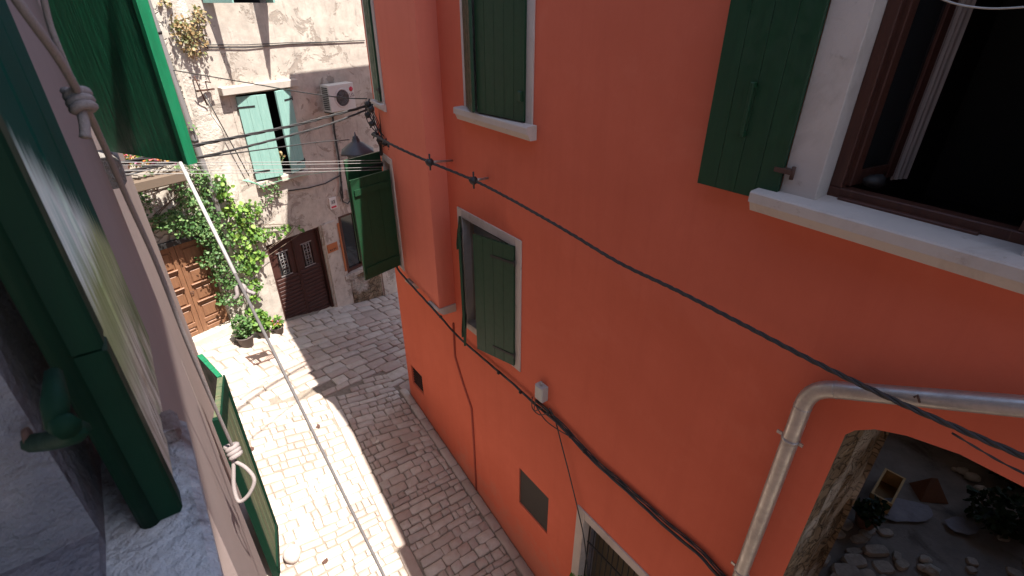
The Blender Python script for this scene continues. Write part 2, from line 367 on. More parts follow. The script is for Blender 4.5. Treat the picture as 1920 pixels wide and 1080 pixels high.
def leaves(mb, c, n, r, size, outn=None, flat=.5, droop=.3):
    """n leaf blades scattered in a blob of radius r around c (r may be a 3-tuple along wall, out, up)"""
    for _ in range(n):
        while True:
            u = Vector((random.uniform(-1, 1), random.uniform(-1, 1), random.uniform(-1, 1)))
            if u.length < 1: break
        p = c + Vector((u.x * r[0], u.y * r[1], u.z * r[2])) if not callable(r) else c + r(u)
        nn = Vector((random.gauss(0, .6), random.gauss(0, .6), random.gauss(0, .6) + .5))
        if outn is not None: nn += outn * flat * 2
        nn.normalize(); t = Vector((random.gauss(0, 1), random.gauss(0, 1), random.gauss(0, 1) - droop)); t = (t - nn * t.dot(nn))
        if t.length < .01: continue
        t.normalize(); b = nn.cross(t); L = size * random.choice((random.uniform(.45, .9), random.uniform(.8, 1.5))); W = L * random.uniform(.32, .5)
        mb.add([p, p + t * L * .35 + b * W + nn * L * .08, p + t * L * .75 + b * W * .7, p + t * L, p + t * L * .75 - b * W * .7, p + t * L * .35 - b * W + nn * L * .08],
               [(0, 1, 2, 3), (0, 3, 4, 5)])

# ================================================================== SETTING: street
mb = MB(); v = []; f = []; NT_, NQ = 60, 40
for i in range(NT_ + 1):
    for j in range(NQ + 1):
        T = -30 + 75 * i / NT_; q = -20 + 45 * j / NQ
        v.append(tq(T, q, -.02))
# finer sheet near the view
mb.add(v, [(i * (NQ + 1) + j, (i + 1) * (NQ + 1) + j, (i + 1) * (NQ + 1) + j + 1, i * (NQ + 1) + j + 1) for i in range(NT_) for j in range(NQ)])
# drop coarse sheet lower than the fine one
for p in mb.v: p.z -= .12
v = []; n0 = len(mb.v); NA, NB = 110, 70
for i in range(NA + 1):
    for j in range(NB + 1):
        v.append(tq(1.5 + 12.5 * i / NA, -1.5 + 8 * j / NB, -.014 + .004 * noise.noise(Vector((i * .31, j * .29, 0)))))
mb.add(v, [(i * (NB + 1) + j, (i + 1) * (NB + 1) + j, (i + 1) * (NB + 1) + j + 1, i * (NB + 1) + j + 1) for i in range(NA) for j in range(NB)], True)
struct(mb.build('ground', M['mortar']))

def stone(mb, poly, h=.012, inset=.012):
    """one paving stone from 4 corner (T,q) pairs, rounded corners and a domed top"""
    c = Vector((sum(p[0] for p in poly) / 4, sum(p[1] for p in poly) / 4)); P = [Vector(p) for p in poly]; ring = []
    for i in range(4):
        a, b, e = P[i - 1], P[i], P[(i + 1) % 4]; k = random.uniform(.04, .14)
        ring += [b.lerp(a, k), b.lerp(e, k) ]
        ring.append(b.lerp(e, .5) + Vector((random.uniform(-.006, .006), random.uniform(-.006, .006))))
    dz = random.uniform(-.003, .006); tilt = (random.uniform(-.02, .02), random.uniform(-.02, .02)); N = len(ring); v = []
    for k, hh in ((1.0, -.03), (1.0, h * .55), (.93, h), ):
        for r_ in ring:
            q = c + (r_ - c) * k; d_ = q - c
            v.append(tq(q.x, q.y, hh + dz + (d_.x * tilt[0] + d_.y * tilt[1])))
    v.append(tq(c.x, c.y, h + dz + random.uniform(0, .003)))
    f = [(L * N + i, L * N + (i + 1) % N, (L + 1) * N + (i + 1) % N, (L + 1) * N + i) for L in (0, 1) for i in range(N)]
    f += [(2 * N + i, 2 * N + (i + 1) % N, 3 * N) for i in range(N)]
    mb.add(v, f, True)
def TQ(px, py): g = gnd(px, py); return (g.dot(DR), g.dot(NH))
STRIP = [TQ(606, 719), TQ(679, 868), TQ(736, 969), TQ(781, 1080)]
SL = (STRIP[-1][1] - STRIP[0][1]) / (STRIP[-1][0] - STRIP[0][0])
def strip_q(T): return STRIP[0][1] + SL * (T - STRIP[0][0])
K0, K1 = TQ(600, 742), TQ(772, 668)      # stone kerb row crossing to the red corner
def kerbT(q): return K0[0] + (K1[0] - K0[0]) * (q - K0[1]) / (K1[1] - K0[1])
print('strip', STRIP, 'kerb', K0, K1)
pv = MB()
def wob(T, q): return .06 * noise.noise(Vector((T * .9, q * .9, 3)))
T = 1.9
while T < 12:
    h = random.uniform(.10, .175); q = -.5 + random.uniform(0, .2)
    while q < 3.06:
        L = random.choice((random.uniform(.10, .2), random.uniform(.18, .42))); q1 = q + L; Tm = T + h / 2; qm = q + L / 2
        sq = strip_q(Tm)
        if abs(qm - sq) < .10 + L / 2 and Tm < K0[0]:
            if q < sq - .1 - .06 and q1 > sq - .1: q1 = sq - .105
            elif q1 > sq + .1 + .06 and q < sq + .1: q = sq + .105
            else: q = q1; continue
        if q1 > 3.12: q1 = 3.12
        if q1 - q < .05: q = q1 + .01; continue
        if Tm < kerbT(min(max(qm, K0[1]), K1[1])) - .16 + (0 if qm > K0[1] else .3 * (K0[1] - qm)):
            j = lambda: random.uniform(-.010, .010); g = .008
            w0, w1 = wob(T, q), wob(T, q1)
            stone(pv, [(T + g + w0 + j(), q + g + j()), (T + h - g + w0 + j(), q + g + j()), (T + h - g + w1 + j(), q1 - g + j()), (T + g + w1 + j(), q1 - g + j())], random.uniform(.009, .017))
        q = q1
    T += h
T = 2.0                                     # smooth slabs of the long strip
while T < K0[0] - .1:
    L = random.uniform(.35, .7); T1 = min(T + L, K0[0] - .1)
    stone(pv, [(T + .006, strip_q(T) - .095), (T1 - .006, strip_q(T1) - .095), (T1 - .006, strip_q(T1) + .095), (T + .006, strip_q(T) + .095)], .006); T = T1
T = 1.9                                     # edge slabs under the red wall
while T < 8.0:
    L = random.uniform(.3, .6); stone(pv, [(T + .006, 3.13), (T + L - .006, 3.13), (T + L - .006, 3.295), (T + .006, 3.295)], .02); T += L
q = K0[1] - .9
while q < K1[1] + 1.2:                      # crossing row
    L = random.uniform(.22, .4); a, b = kerbT(q), kerbT(q + L)
    stone(pv, [(a - .07, q + .006), (a + .07, q + .006), (b + .07, q + L - .006), (b - .07, q + L - .006)], .012); q += L
# big flags up to the far houses, laid parallel to them
fo = FAR.o; U = -5.2
def to_tq(u, o): p = FAR.p(u, 0, o); return (p.dot(DR), p.dot(NH))
o_ = .02
while o_ < 6.0:
    h = random.uniform(.15, .30); U = -6.5 + random.uniform(0, .3)
    while U < 4.5:
        L = random.uniform(.22, .55)
        m = to_tq(U + L / 2, o_ + h / 2)
        if m[0] > kerbT(min(m[1], K1[1] + .3)) + .17 + (0 if m[1] > K0[1] else .3 * (K0[1] - m[1])) or (m[1] > 3.15 and m[0] > 8.05):
            j = lambda: random.uniform(-.02, .02); g = .010
            stone(pv, [to_tq(U + g + j(), o_ + g + j()), to_tq(U + L - g + j(), o_ + g + j()), to_tq(U + L - g + j(), o_ + h - g + j()), to_tq(U + g + j(), o_ + h - g + j())], .016)
        U += L
    o_ += h
struct(pv.build('street_paving', M['stone']))
print('stones verts', len(pv.v))

# ================================================================== RED HOUSE
red = thing('red_house', RED.p(-4, -1.4), 'long red plastered house with green shutters and an arch, right of the lane', 'house')
ZT = 8.4
W1 = (-3.88, -2.46, 2.68, 4.59)        # outer edges of the surround: lower window
W2 = (-4.04, -2.76, 5.88, 7.75)        # upper window
BW = (-7.95, -6.62, 5.90, 7.95)        # big open window, near
HT = (-4.56, -3.87, .03, .83)         # dark hatch
DW = (-7.1, -5.13, -2.2, 1.30)         # doorway at the bottom
VT = (-.68, -.19, .0, .50)            # small vent near the corner
aL = RED.m(1585, 815)[0]
ARCpts = [RED.m(*p) for p in ((1585, 815), (1603, 807), (1640, 805), (1700, 817), (1800, 852), (1920, 908))]
ARw = 2.7; ARc = aL - ARw / 2; ARtop = max(z for a, z in ARCpts) + .05
print('arch', ARCpts)
AR = (aL - ARw, aL, -3, ARtop)
inner = lambda w, t=.1, b=None: (w[0] + t, w[1] - t, w[2] + (t if b is None else b), w[3] - t)
iW1, iW2, iBW = inner(W1, .12), inner(W2, .11, .02), (-7.82, -6.84, 5.925, 7.85)
iDW = (DW[0] + .14, DW[1] - .14, DW[2], DW[3] - .14)
holes = [iW1, iW2, iBW, HT, iDW, VT, AR]
mb = MB(); wall_grid(mb, RED, -14, 0, -4, ZT, holes)
# arch head: fill between the curve and the rectangular hole
prof = [(aL, ARCpts[0][1])] + ARCpts[1:-1]
prof += [(2 * ARc - a, z) for a, z in reversed(prof)]
top = [(aL, -0.0)]
for (a, z), (b, y) in zip(prof, prof[1:]):
    mb.add([RED.p(a, z), RED.p(a, ARtop), RED.p(b, ARtop), RED.p(b, y)], [(0, 1, 2, 3)])
for h in (HT, VT): reveal(mb, RED, *h, 0, -.06)
# wall beyond the corner (hidden side), near end, parapet and roof
c0 = RED.p(0, 0)
mb.add([RED.p(0, -4), RED.p(0, -4, -5), RED.p(0, ZT, -5), RED.p(0, ZT)], [(0, 1, 2, 3)])
mb.add([RED.p(-14, -4), RED.p(-14, -4, -8), RED.p(-14, ZT, -8), RED.p(-14, ZT)], [(0, 1, 2, 3)])
mb.build('wall', M['red'], red)
MB().box(RED, -14, .0, ZT, ZT + .12, -10.5, .0).box(RED, -14, -6.75, ZT + .001, ZT + .119, .0, .13).build('roof', M['clay'], red)  # second box: unseen overhang added to widen the shadow on the lane
Q2 = Vector((-3.53, 10.71, ZT)); Q3 = Q2 + FAR.d * 3.2
MB().prism([RED.p(-4.2, ZT, -.1), RED.p(-4.2, ZT, .001), RED.p(-2.5, ZT, .21), RED.p(-.5, ZT, .23), Q2, Q3, RED.p(.2, ZT, -4)], (0, 0, .115)).build('roof', M['clay'], red)  # unseen overhang, outline shaped to cast the shadow on lane and far wall
# projecting bay with its turned side towards the far house
PS = -2.22; PO = .28; PE = RED.m(753, 400, PO)[0]
pb = 2.95; B0, B1 = RED.p(PS, 0, PO), RED.p(PE, 0, PO)
ang = R(29); SD = Vector((-math.sin(ang), math.cos(ang), 0)); SN = Vector((-math.cos(ang), -math.sin(ang), 0))
r_ = ray(741, 484); r2 = Vector((r_.x, r_.y, 0)); den = SD.x * r2.y - SD.y * r2.x
LS = -(B1.x * r2.y - B1.y * r2.x) / den
SIDE = Frame((B1.x, B1.y), SD, SN); print('bay end', PE, 'side length', LS)
mb = MB()
ZB = 7.3
mb.add([RED.p(PS, pb, 0), RED.p(PS, pb, PO), RED.p(PS, ZB, PO), RED.p(PS, ZB, 0)], [(0, 1, 2, 3)])
mb.add([RED.p(PS, pb, PO), RED.p(PE, pb + .12, PO), RED.p(PE, ZB, PO), RED.p(PS, ZB, PO)], [(0, 1, 2, 3)])
SW1 = (.28, LS - .07, 3.12, 4.86); SW2 = (.28, LS - .07, 5.75, 7.25)
wall_grid(mb, SIDE, 0, LS, pb + .12, ZB, [SW1, SW2])
E1 = SIDE.p(LS, 0)
bk = RED.p(1.2, 0, -3)
mb.add([Vector((E1.x, E1.y, pb)), Vector((bk.x, bk.y, pb)), Vector((bk.x, bk.y, ZB)), Vector((E1.x, E1.y, ZB))], [(0, 1, 2, 3)])
poly = [RED.p(PS, pb, 0), RED.p(PS, pb, PO), RED.p(PE, pb + .12, PO), Vector((E1.x, E1.y, pb + .12)), Vector((bk.x, bk.y, pb + .12)), RED.p(0, pb + .1, 0)]
mb.add(poly, [tuple(range(6))]); mb.add([Vector((p.x, p.y, ZB)) for p in poly], [tuple(range(6))])
mb.build('bay', M['redbox'], red)
# stone corbels under the bay
for a0, a1, dz in ((PS - .02, PS + .30, 0), (PE + .1, PE - .12, .05)):
    mb = MB(); pr = [(0, pb - .14 + dz), (PO - .05, pb - .12 + dz), (PO + .03, pb - .04 + dz), (PO + .03, pb + dz - .003), (0, pb + dz - .003)]
    mb.prism([RED.p(a0, z, o) for o, z in pr], RED.d * (a1 - a0)); mb.build('corbel', M['frame'], red)
def surround(fr, o, i, parent, mat='frame', out=.018, sill=None):
    mb = MB()
    mb.box(fr, o[0], i[0], o[2], o[3], -.15, out, .004); mb.box(fr, i[1], o[1], o[2], o[3], -.15, out, .004)
    mb.box(fr, i[0] + .001, i[1] - .001, i[3], o[3], -.15, out, .004)
    if o[2] < i[2]: mb.box(fr, i[0] + .001, i[1] - .001, o[2], i[2], -.15, out, .004)
    s_ = mb.build('window_surround', M[mat], parent)
    if sill:
        a0, a1, zt, hh, oo = sill
        pr = [(-.14, zt - hh), (oo - .05, zt - hh), (oo - .02, zt - hh * .55), (oo, zt - hh * .5), (oo, zt - .01), (oo - .01, zt), (-.14, zt + .01)]
        MB().prism([fr.p(a0, z, q) for q, z in pr], fr.d * (a1 - a0)).build('sill', M[mat], s_)
    return s_
sw = surround(RED, W1, iW1, red)
room(red, RED, *iW1, -.17, -1.5)
MB().box(RED, iW1[0], iW1[1], iW1[2], iW1[2] + .07, -.16, -.11).box(RED, iW1[0], iW1[0] + .06, iW1[2] + .07, iW1[3], -.16, -.11).box(RED, iW1[1] - .06, iW1[1], iW1[2] + .07, iW1[3], -.16, -.11).build('window_frame', M['creamwood'], sw)
MB().box(RED, iW1[1] - .78, iW1[1] - .065, iW1[2] + .08, iW1[3] - .12, -.135, -.125).build('curtain', M['curtain'], sw)
MB().lathe(RED.p(iW1[1] - .42, iW1[2] + .10, -.06), [(.03, 0), (.045, .03), (.04, .09), (.02, .1)], 12).build('door_knob_weight', M['black'], sw)
l1, f1 = leaf_panel((RED.p(iW1[0] - .02, 0, .035), RED.d, RED.n), 16, .64, W1[2] + .06, iW1[3] + .02, red, 'greenpaint', 4)
l2, f2 = leaf_panel((RED.p(iW1[1] + .02, 0, .035), -RED.d, RED.n), 33, .54, W1[2] + .06, iW1[3] + .02, red, 'greenpaint', 4, face=-1)
sw = surround(RED, W2, iW2, red, sill=(W2[0] - .06, W2[1] + .06, W2[2] + .04, .14, .13))
room(red, RED, *iW2, -.17, -1.0)
leaf_panel((RED.p(iW2[0] - .01, 0, .03), RED.d, RED.n), 7, .72, W2[2] + .06, iW2[3] + .02, red, 'greenpaint', 5, battens=False)
leaf_panel((RED.p(iW2[1] + .01, 0, .03), -RED.d, RED.n), 22, .38, W2[2] + .06, iW2[3] + .02, red, 'greenpaint', 3, battens=False)
for zz in (W2[2] + .25,): MB().box(RED, iW2[0] + .0, iW2[0] + .06, zz, zz + .1, .05, .075, .01).build('shutter_latch', M['greenpaint'], red)
# big open window
sb = surround(RED, (BW[0], BW[1], BW[2] + .0, BW[3]), (iBW[0], iBW[1], BW[2], iBW[3]), red, out=.03, sill=(-8.1, -6.50, 5.93, .14, .17))
mb = MB()
fw = .07
mb.box(RED, iBW[0], iBW[1], 5.935, 6.0, -.20, -.12, .006).box(RED, iBW[0], iBW[0] + fw, 6.0, iBW[3], -.20, -.12, .006).box(RED, iBW[1] - fw, iBW[1], 6.0, iBW[3], -.20, -.12, .006)
mb.box(RED, iBW[0] + .2, iBW[1] - .08, 5.93, 5.955, -.118, -.085, .006)
mb.build('window_frame', M['framewood'], sb)
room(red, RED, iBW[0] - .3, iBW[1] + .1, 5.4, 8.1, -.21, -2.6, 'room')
hp = RED.p(iBW[1] - fw - .01, 0, -.17); dA = R(80); sd = (-RED.d * math.cos(dA) - RED.n * math.sin(dA)); sn = (RED.n * math.cos(dA) - RED.d * math.sin(dA))
SF = Frame((hp.x, hp.y), sd, sn)
mb = MB(); mb.box(SF, 0, .07, 6.01, 7.8, -.02, .02, .005).box(SF, .36, .44, 6.01, 7.8, -.02, .02, .005).box(SF, .07, .36, 6.01, 6.1, -.02, .02, .005)
sa = mb.build('open_sash', M['framewood'], sb)
MB().box(SF, .071, .359, 6.101, 7.8, -.004, .004).build('pane', M['glass'], sa)
mb = MB(); v = []
for i in range(25):
    a = .46 + .13 * i / 24; o = .03 * i / 24 + .007 * math.sin(i * .9) + .004 * math.sin(i * 2.3)
    v += [SF.p(a, 5.98, o), SF.p(a, 7.9, o)]
mb.add(v, [(2 * i, 2 * i + 2, 2 * i + 3, 2 * i + 1) for i in range(24)], True).build('curtain', M['creamwood'], sb)
mb = MB(); v = []
mb.blob(RED.p(iBW[1] - .2, 6.06, -.23), .07, .05, .04, .3).build('window_catch', M['iron'], sb)
lb, fb = leaf_panel((RED.p(BW[1] + .0, 0, .05), -RED.d, RED.n), 176, .56, 5.86, 7.85, red, 'greenpaint', 4, battens=False, face=-1)
fo2 = RED
ha, hz = RED.m(1408, 195, .09)
MB().box(RED, ha - .012, ha + .012, hz - .20, hz + .13, .115, .128, .003).box(RED, ha - .01, ha + .01, hz + .10, hz + .128, .05, .116).box(RED, ha - .01, ha + .01, hz - .198, hz - .17, .05, .116).build('handle', M['greenpaint'], lb)
MB().box(RED, BW[1] - .06, BW[1] + .05, 6.06, 6.09, .03, .075).tube([RED.p(BW[1] - .06, 6.03, .055), RED.p(BW[1] - .06, 6.11, .055)], .013).build('hinge', M['rust'], lb)
# hatch, vent and door
MB().box(RED, HT[0] + .004, HT[1] - .004, HT[2] + .004, HT[3] - .004, -.05, -.022).build('hatch_cover', simple('brown_grey_metal', (.032, .025, .020), .7), red)
mv = MB(); mv.box(RED, VT[0], VT[1], VT[2], VT[3], -.07, -.06)
for i in range(7): mv.box(RED, VT[0] + .01, VT[1] - .01, VT[2] + .03 + i * .065, VT[2] + .05 + i * .065, -.058, -.03)
mv.build('vent_grille', M['brownwood'], red)
dr = MB(); dr.box(RED, DW[0], iDW[0], -2.2, DW[3], -.15, .02, .005).box(RED, iDW[1], DW[1], -2.2, DW[3], -.15, .02, .005).box(RED, iDW[0] + .001, iDW[1] - .001, iDW[3], DW[3], -.15, .02, .005)
df = dr.build('door_surround', M['frame'], red)
mb = MB(); mb.box(RED, iDW[0], iDW[1], -2.2, iDW[3], -.30, -.26)
mb.build('door', simple('dim_brown_door', (.10, .075, .04), .7), red)
mb = MB()
a = iDW[0] + .06
while a < iDW[1]: mb.tube([RED.p(a, -2.1, -.10), RED.p(a, iDW[3] - .01, -.10)], .008, 6); a += .085
for z in (-1.2, -.3, .6, 1.15): mb.box(RED, iDW[0], iDW[1], z, z + .025, -.108, -.092)
for k in range(8):
    c_ = RED.p(iDW[1] - .12 - k * .22, 1.19, -.10); mb.tube([c_ + RED.d * .05 * math.cos(t * .7) + Vector((0, 0, .05 * math.sin(t * .7))) for t in range(10)], .006, 5)
mb.build('iron_grille', M['iron'], red)
# windows on the turned side of the bay
for W_, sill in ((SW1, False), (SW2, True)):
    s_ = surround(SIDE, (W_[0] - .09, W_[1] + .06, W_[2] - .03, min(W_[3] + .1, 7.29)), W_, red, out=.02, sill=(W_[0] - .12, W_[1] + .07, W_[2] - .01, .1, .08) if sill else None)
    room(red, SIDE, *W_, -.15, -.5)
leaf_panel((SIDE.p(SW2[0], 0, .03), SIDE.d, SIDE.n), 6, (SW2[1] - SW2[0]) * .55, SW2[2] + .02, SW2[3], red, 'greenpaint', 3)
def hinge_leaf(px0, py0, px1, side_a, z0, z1, ow):
    pass
for a_, ang_, wd, z0, z1 in ((SW1[0] - .03, 112, .70, 3.20, 4.80), (SW1[1] + .04, 66, .66, 3.34, 4.98)):
    if ang_ > 90: h_ = (SIDE.p(a_, 0, .05), SIDE.d, SIDE.n)
    else: h_ = (SIDE.p(a_, 0, .05), -SIDE.d, SIDE.n)
    leaf_panel(h_, ang_, wd, z0, z1, red, 'greenpaint', 3, face=-1)
# painted conduit running down the wall
pts = [RED.at(*p, .012) for p in ((850, 606), (853, 668), (868, 718), (884, 765), (889, 840), (893, 921))]
MB().tube(pts, .017, 8).build('painted_conduit', M['reddark'], red)

# zinc gutter pipe on the red wall
pipe = thing('rain_pipe', RED.at(1370, 1080, .09), 'galvanised rain pipe with an elbow bending over the stone arch of the red house', 'pipe')
pr_ = .058
def bend(p0, p1, p2, r, n=7):
    d0 = (p0 - p1).normalized(); d1 = (p2 - p1).normalized(); a = p1 + d0 * r; b = p1 + d1 * r
    return [a.lerp(p1, t).lerp(p1.lerp(b, t), t) for t in [i / n for i in range(n + 1)]]
pA = RED.m(1531, 733, .09); pbm = RED.m(1376, 1080, .09); pend = RED.m(1920, 768, .09)
A_, Z_ = pA; sA = (pend[1] - Z_) / (pend[0] - A_)
vert_a = (pA[0] + pbm[0]) / 2
P0 = RED.p(vert_a, -1.8, .09); P1 = RED.p(vert_a, Z_, .09); P2 = RED.p(A_ - 4, Z_ - sA * 4, .09)
MB().tube([P0] + [P0.lerp(P1, .5)] + bend(P0, P1, P2, .16) + [P2], pr_, 18).build('pipe', M['zinc'], pipe)
for t in (.17, ): pass
for P, D in ((P1 + Vector((0, 0, -.17)), Vector((0, 0, 1))), (P1 + (P2 - P1).normalized() * .17, (P2 - P1).normalized())):
    MB().tube([P - D * .002, P + D * .002], pr_ + .003, 18).build('joint', M['zinc'], pipe)
zc = RED.m(1470, 815, .09)[1]
for z in (zc, zc - 1.6):
    P = RED.p(vert_a, z, .09)
    b = MB().tube([P - Vector((0, 0, .012)), P + Vector((0, 0, .012))], pr_ + .006, 18); b.box(RED, vert_a + pr_, vert_a + pr_ + .045, z - .014, z + .014, .085, .095)
    b.box(RED, vert_a - pr_ - .03, vert_a - pr_, z - .014, z + .014, .085, .095).box(RED, vert_a - .01, vert_a + .01, z - .01, z + .01, -.02, .05); b.build('clamp', M['zinc'], pipe)
a_, z_ = RED.m(1722, 748, .15)
MB().tube([RED.p(a_ - .012, z_ - .02, .145), RED.p(a_ + .012, z_ + .02, .15), RED.p(a_ + .02, z_, .155)], .007, 6).build('rusty_clip', M['rust'], pipe)

# ================================================================== passage behind the arch
PD = Vector((.777, .63, 0)).normalized(); PN = Vector((-PD.y, PD.x, 0))     # along the passage, to its left
j0 = RED.p(aL, 0)
ZF = .1
psg = thing('archway_passage', RED.p(ARc, ZF, -.6), 'dim stone vaulted passage behind the arch opening of the red house', 'passage')
LW = Frame((j0.x, j0.y), PD, -PN)
mb = MB(); v = []; NI, NJ = 40, 26
for i in range(NI + 1):
    for j in range(NJ + 1):
        a = 1.6 * i / NI; z = -3 + 7.9 * j / NJ
        v.append(LW.p(a, z, (.07 * noise.noise(Vector((a * 2.1, z * 2.6, 0))) + .03 * noise.noise(Vector((a * 7, z * 8, 2)))) * min(1, a * 5 + .1)))
mb.add(v, [(i * (NJ + 1) + j, (i + 1) * (NJ + 1) + j, (i + 1) * (NJ + 1) + j + 1, i * (NJ + 1) + j + 1) for i in range(NI) for j in range(NJ)])
mb.build('side_wall', M['rubble2'], psg)
rw0 = RED.p(aL - ARw, 0); RWf = Frame((rw0.x, rw0.y), PD, PN)
mb = MB(); v = []
for i in range(NI + 1):
    for j in range(NJ + 1):
        a = 7.5 * i / NI; z = -3 + 7.9 * j / NJ
        v.append(RWf.p(a, z, .07 * noise.noise(Vector((a * 2.1, z * 2.6, 9))) * min(1, a * 5 + .1)))
mb.add(v, [(i * (NJ + 1) + j, (i + 1) * (NJ + 1) + j, (i + 1) * (NJ + 1) + j + 1, i * (NJ + 1) + j + 1) for i in range(NI) for j in range(NJ)])
mb.build('side_wall', M['rubble2'], psg)
LBk = Frame(((j0 + PN * 1.0).x, (j0 + PN * 1.0).y), PD, -PN); RET = Frame(((j0 + PD * 1.6).x, (j0 + PD * 1.6).y), PN, PD)
mb = MB(); wall_grid(mb, LBk, 1.6, 7.5, -3, 5.0, []); wall_grid(mb, RET, -.05, 1.0, -3, 5.0, []); mb.build('set_back_wall', M['rubble2'], psg)
mb = MB(); mb.add([LBk.p(1.6, 4.95), LBk.p(7.5, 4.95), RWf.p(7.5, 4.95), RWf.p(1.6, 4.95)], [(0, 1, 2, 3)]); mb.build('ceiling', M['rubble2'], psg)
mb = MB()   # vault: the arch profile carried inwards
vp = [RED.p(a, z, -.01) for a, z in prof]; back = [p + PD * 1.6 for p in vp]
mb.add(vp + back, [(i, i + 1, len(vp) + i + 1, len(vp) + i) for i in range(len(vp) - 1)]); mb.build('vault', M['rubble2'], psg)
MB().add([LBk.p(7.5, -3), RWf.p(7.5, -3), RWf.p(7.5, 2.4), LBk.p(7.5, 2.4)], [(0, 1, 2, 3)]).build('end_wall', M['rubble2'], psg)
mb = MB(); v = []
for i in range(31):
    for j in range(21):
        p = j0 + PD * (7.6 * i / 30) - PN * ((-1.1 if i > 6 else -.1) + (4.3 if i > 6 else 3.3) * j / 20) + RED.n * 0; p.z = ZF + .03 * noise.noise(Vector((p.x * 1.7, p.y * 1.7, 0)))
        v.append(p)
mb.add(v, [(i * 21 + j, (i + 1) * 21 + j, (i + 1) * 21 + j + 1, i * 21 + j + 1) for i in range(30) for j in range(20)], True)
struct(mb.build('passage_floor', M['slate']))
def fl(px, py, z=ZF):
    r = ray(px, py); return O + r * ((z - EYE) / r.z)
# rough paving at the passage mouth, lighter pieces
mb = MB()
def flatstone(mb, c, L, W, a, h=.05, seed=0):
    ring = []
    for k in range(9):
        t = 2 * math.pi * k / 9; ring.append(Vector((math.copysign(abs(math.cos(t)) ** .6, math.cos(t)) * L / 2 * random.uniform(.88, 1.05), math.copysign(abs(math.sin(t)) ** .6, math.sin(t)) * W / 2 * random.uniform(.88, 1.05), 0)))
    Mx = Matrix.Rotation(a, 3, 'Z'); v = []
    for k, z in ((1, -.02), (1, h * .6), (.88, h)): v += [c + Mx @ (p * k) + Vector((0, 0, z)) for p in ring]
    f = [(l * 9 + i, l * 9 + (i + 1) % 9, l * 9 + 9 + (i + 1) % 9, l * 9 + 9 + i) for l in (0, 1) for i in range(9)] + [tuple(range(18, 27))]
    mb.add(v, f)
for (x, y, L, W) in ((1600, 1055, .34, .22), (1640, 1035, .36, .17), (1610, 1012, .26, .14), (1655, 1065, .3, .2), (1585, 1075, .4, .25), (1622, 1078, .3, .16), (1660, 1000, .22, .13), (1635, 990, .2, .12), (1625, 1000, .3, .12), (1690, 1060, .2, .14), (1600, 1035, .26, .1)):
    flatstone(mb, fl(x, y), L, W, random.uniform(-.2, .3) + .1, random.uniform(.03, .08))
for i in range(11):
    for jx in range(9):
        if random.random() < .22: continue
        a = 1.1 + i * .26 + random.uniform(-.05, .05); l_ = .35 - jx * .22 + random.uniform(-.04, .04)
        if a > 2.6 and l_ < -.55: continue
        p = j0 + PD * a + PN * l_; p.z = ZF + .004; flatstone(mb, p, random.uniform(.16, .26), random.uniform(.11, .18), math.atan2(PD.y, PD.x) + random.uniform(-.3, .3), random.uniform(.03, .06))
for k in range(26):
    p = j0 + PD * random.uniform(3.4, 6.6) + PN * random.uniform(-2.2, -1.2); p.z = ZF + .004; flatstone(mb, p, random.uniform(.1, .24), random.uniform(.08, .16), random.uniform(0, 3), random.uniform(.03, .07))
struct(mb.build('passage_paving', plaster('grey_cobble', (.52, .46, .40), (.34, .30, .26), bump=.6, big=6)))
mb = MB()
for (cx, cy, rx, ry, k) in ((1690, 960, .45, .22, 0), (1800, 990, .22, .15, 4)):
    c = fl(cx, cy); ring = [c + Vector((math.cos(t * .35) * rx * (1 + .3 * noise.noise(Vector((t * .8, k, 0)))), math.sin(t * .35) * ry * (1 + .3 * noise.noise(Vector((t * .8, k, 5)))), .052 + .002 * k)) for t in range(18)]
    mb.add(ring, [tuple(range(18))])
struct(mb.build('cement_patches', M['bluesheet']))
# crate
ch = .30; zt_ = ZF + ch
kBL, kTL, kBR = fl(1633, 924, zt_), fl(1660, 877, zt_), fl(1671, 952, zt_)
c = Vector((kBL.x, kBL.y, ZF)); cr = thing('wooden_crate', c, 'open pale plywood crate lying on the dim passage floor', 'crate')
kd = (kTL - kBL); L_ = kd.length; kd.normalize(); kn = Vector((kd.y, -kd.x, 0)); kn = kn if kn.dot(kBR - kBL) > 0 else -kn; W_ = (kBR - kBL).dot(kn)
CF = Frame((c.x, c.y), kd, kn); print('crate', L_, W_)
mb = MB()
for a0, a1, o0, o1 in ((0, L_, 0, .03), (0, L_, W_ - .03, W_), (0, .03, .03, W_ - .03), (L_ - .03, L_, .03, W_ - .03)): mb.box(CF, a0, a1, ZF + .02, ZF + ch, o0, o1, .003)
mb.build('side_panel', M['palewood'], cr)
MB().box(CF, .031, L_ - .031, ZF + .03, ZF + .05, .031, W_ - .031).build('base_panel', simple('shaded_crate_board', (.25, .15, .06), .8), cr)
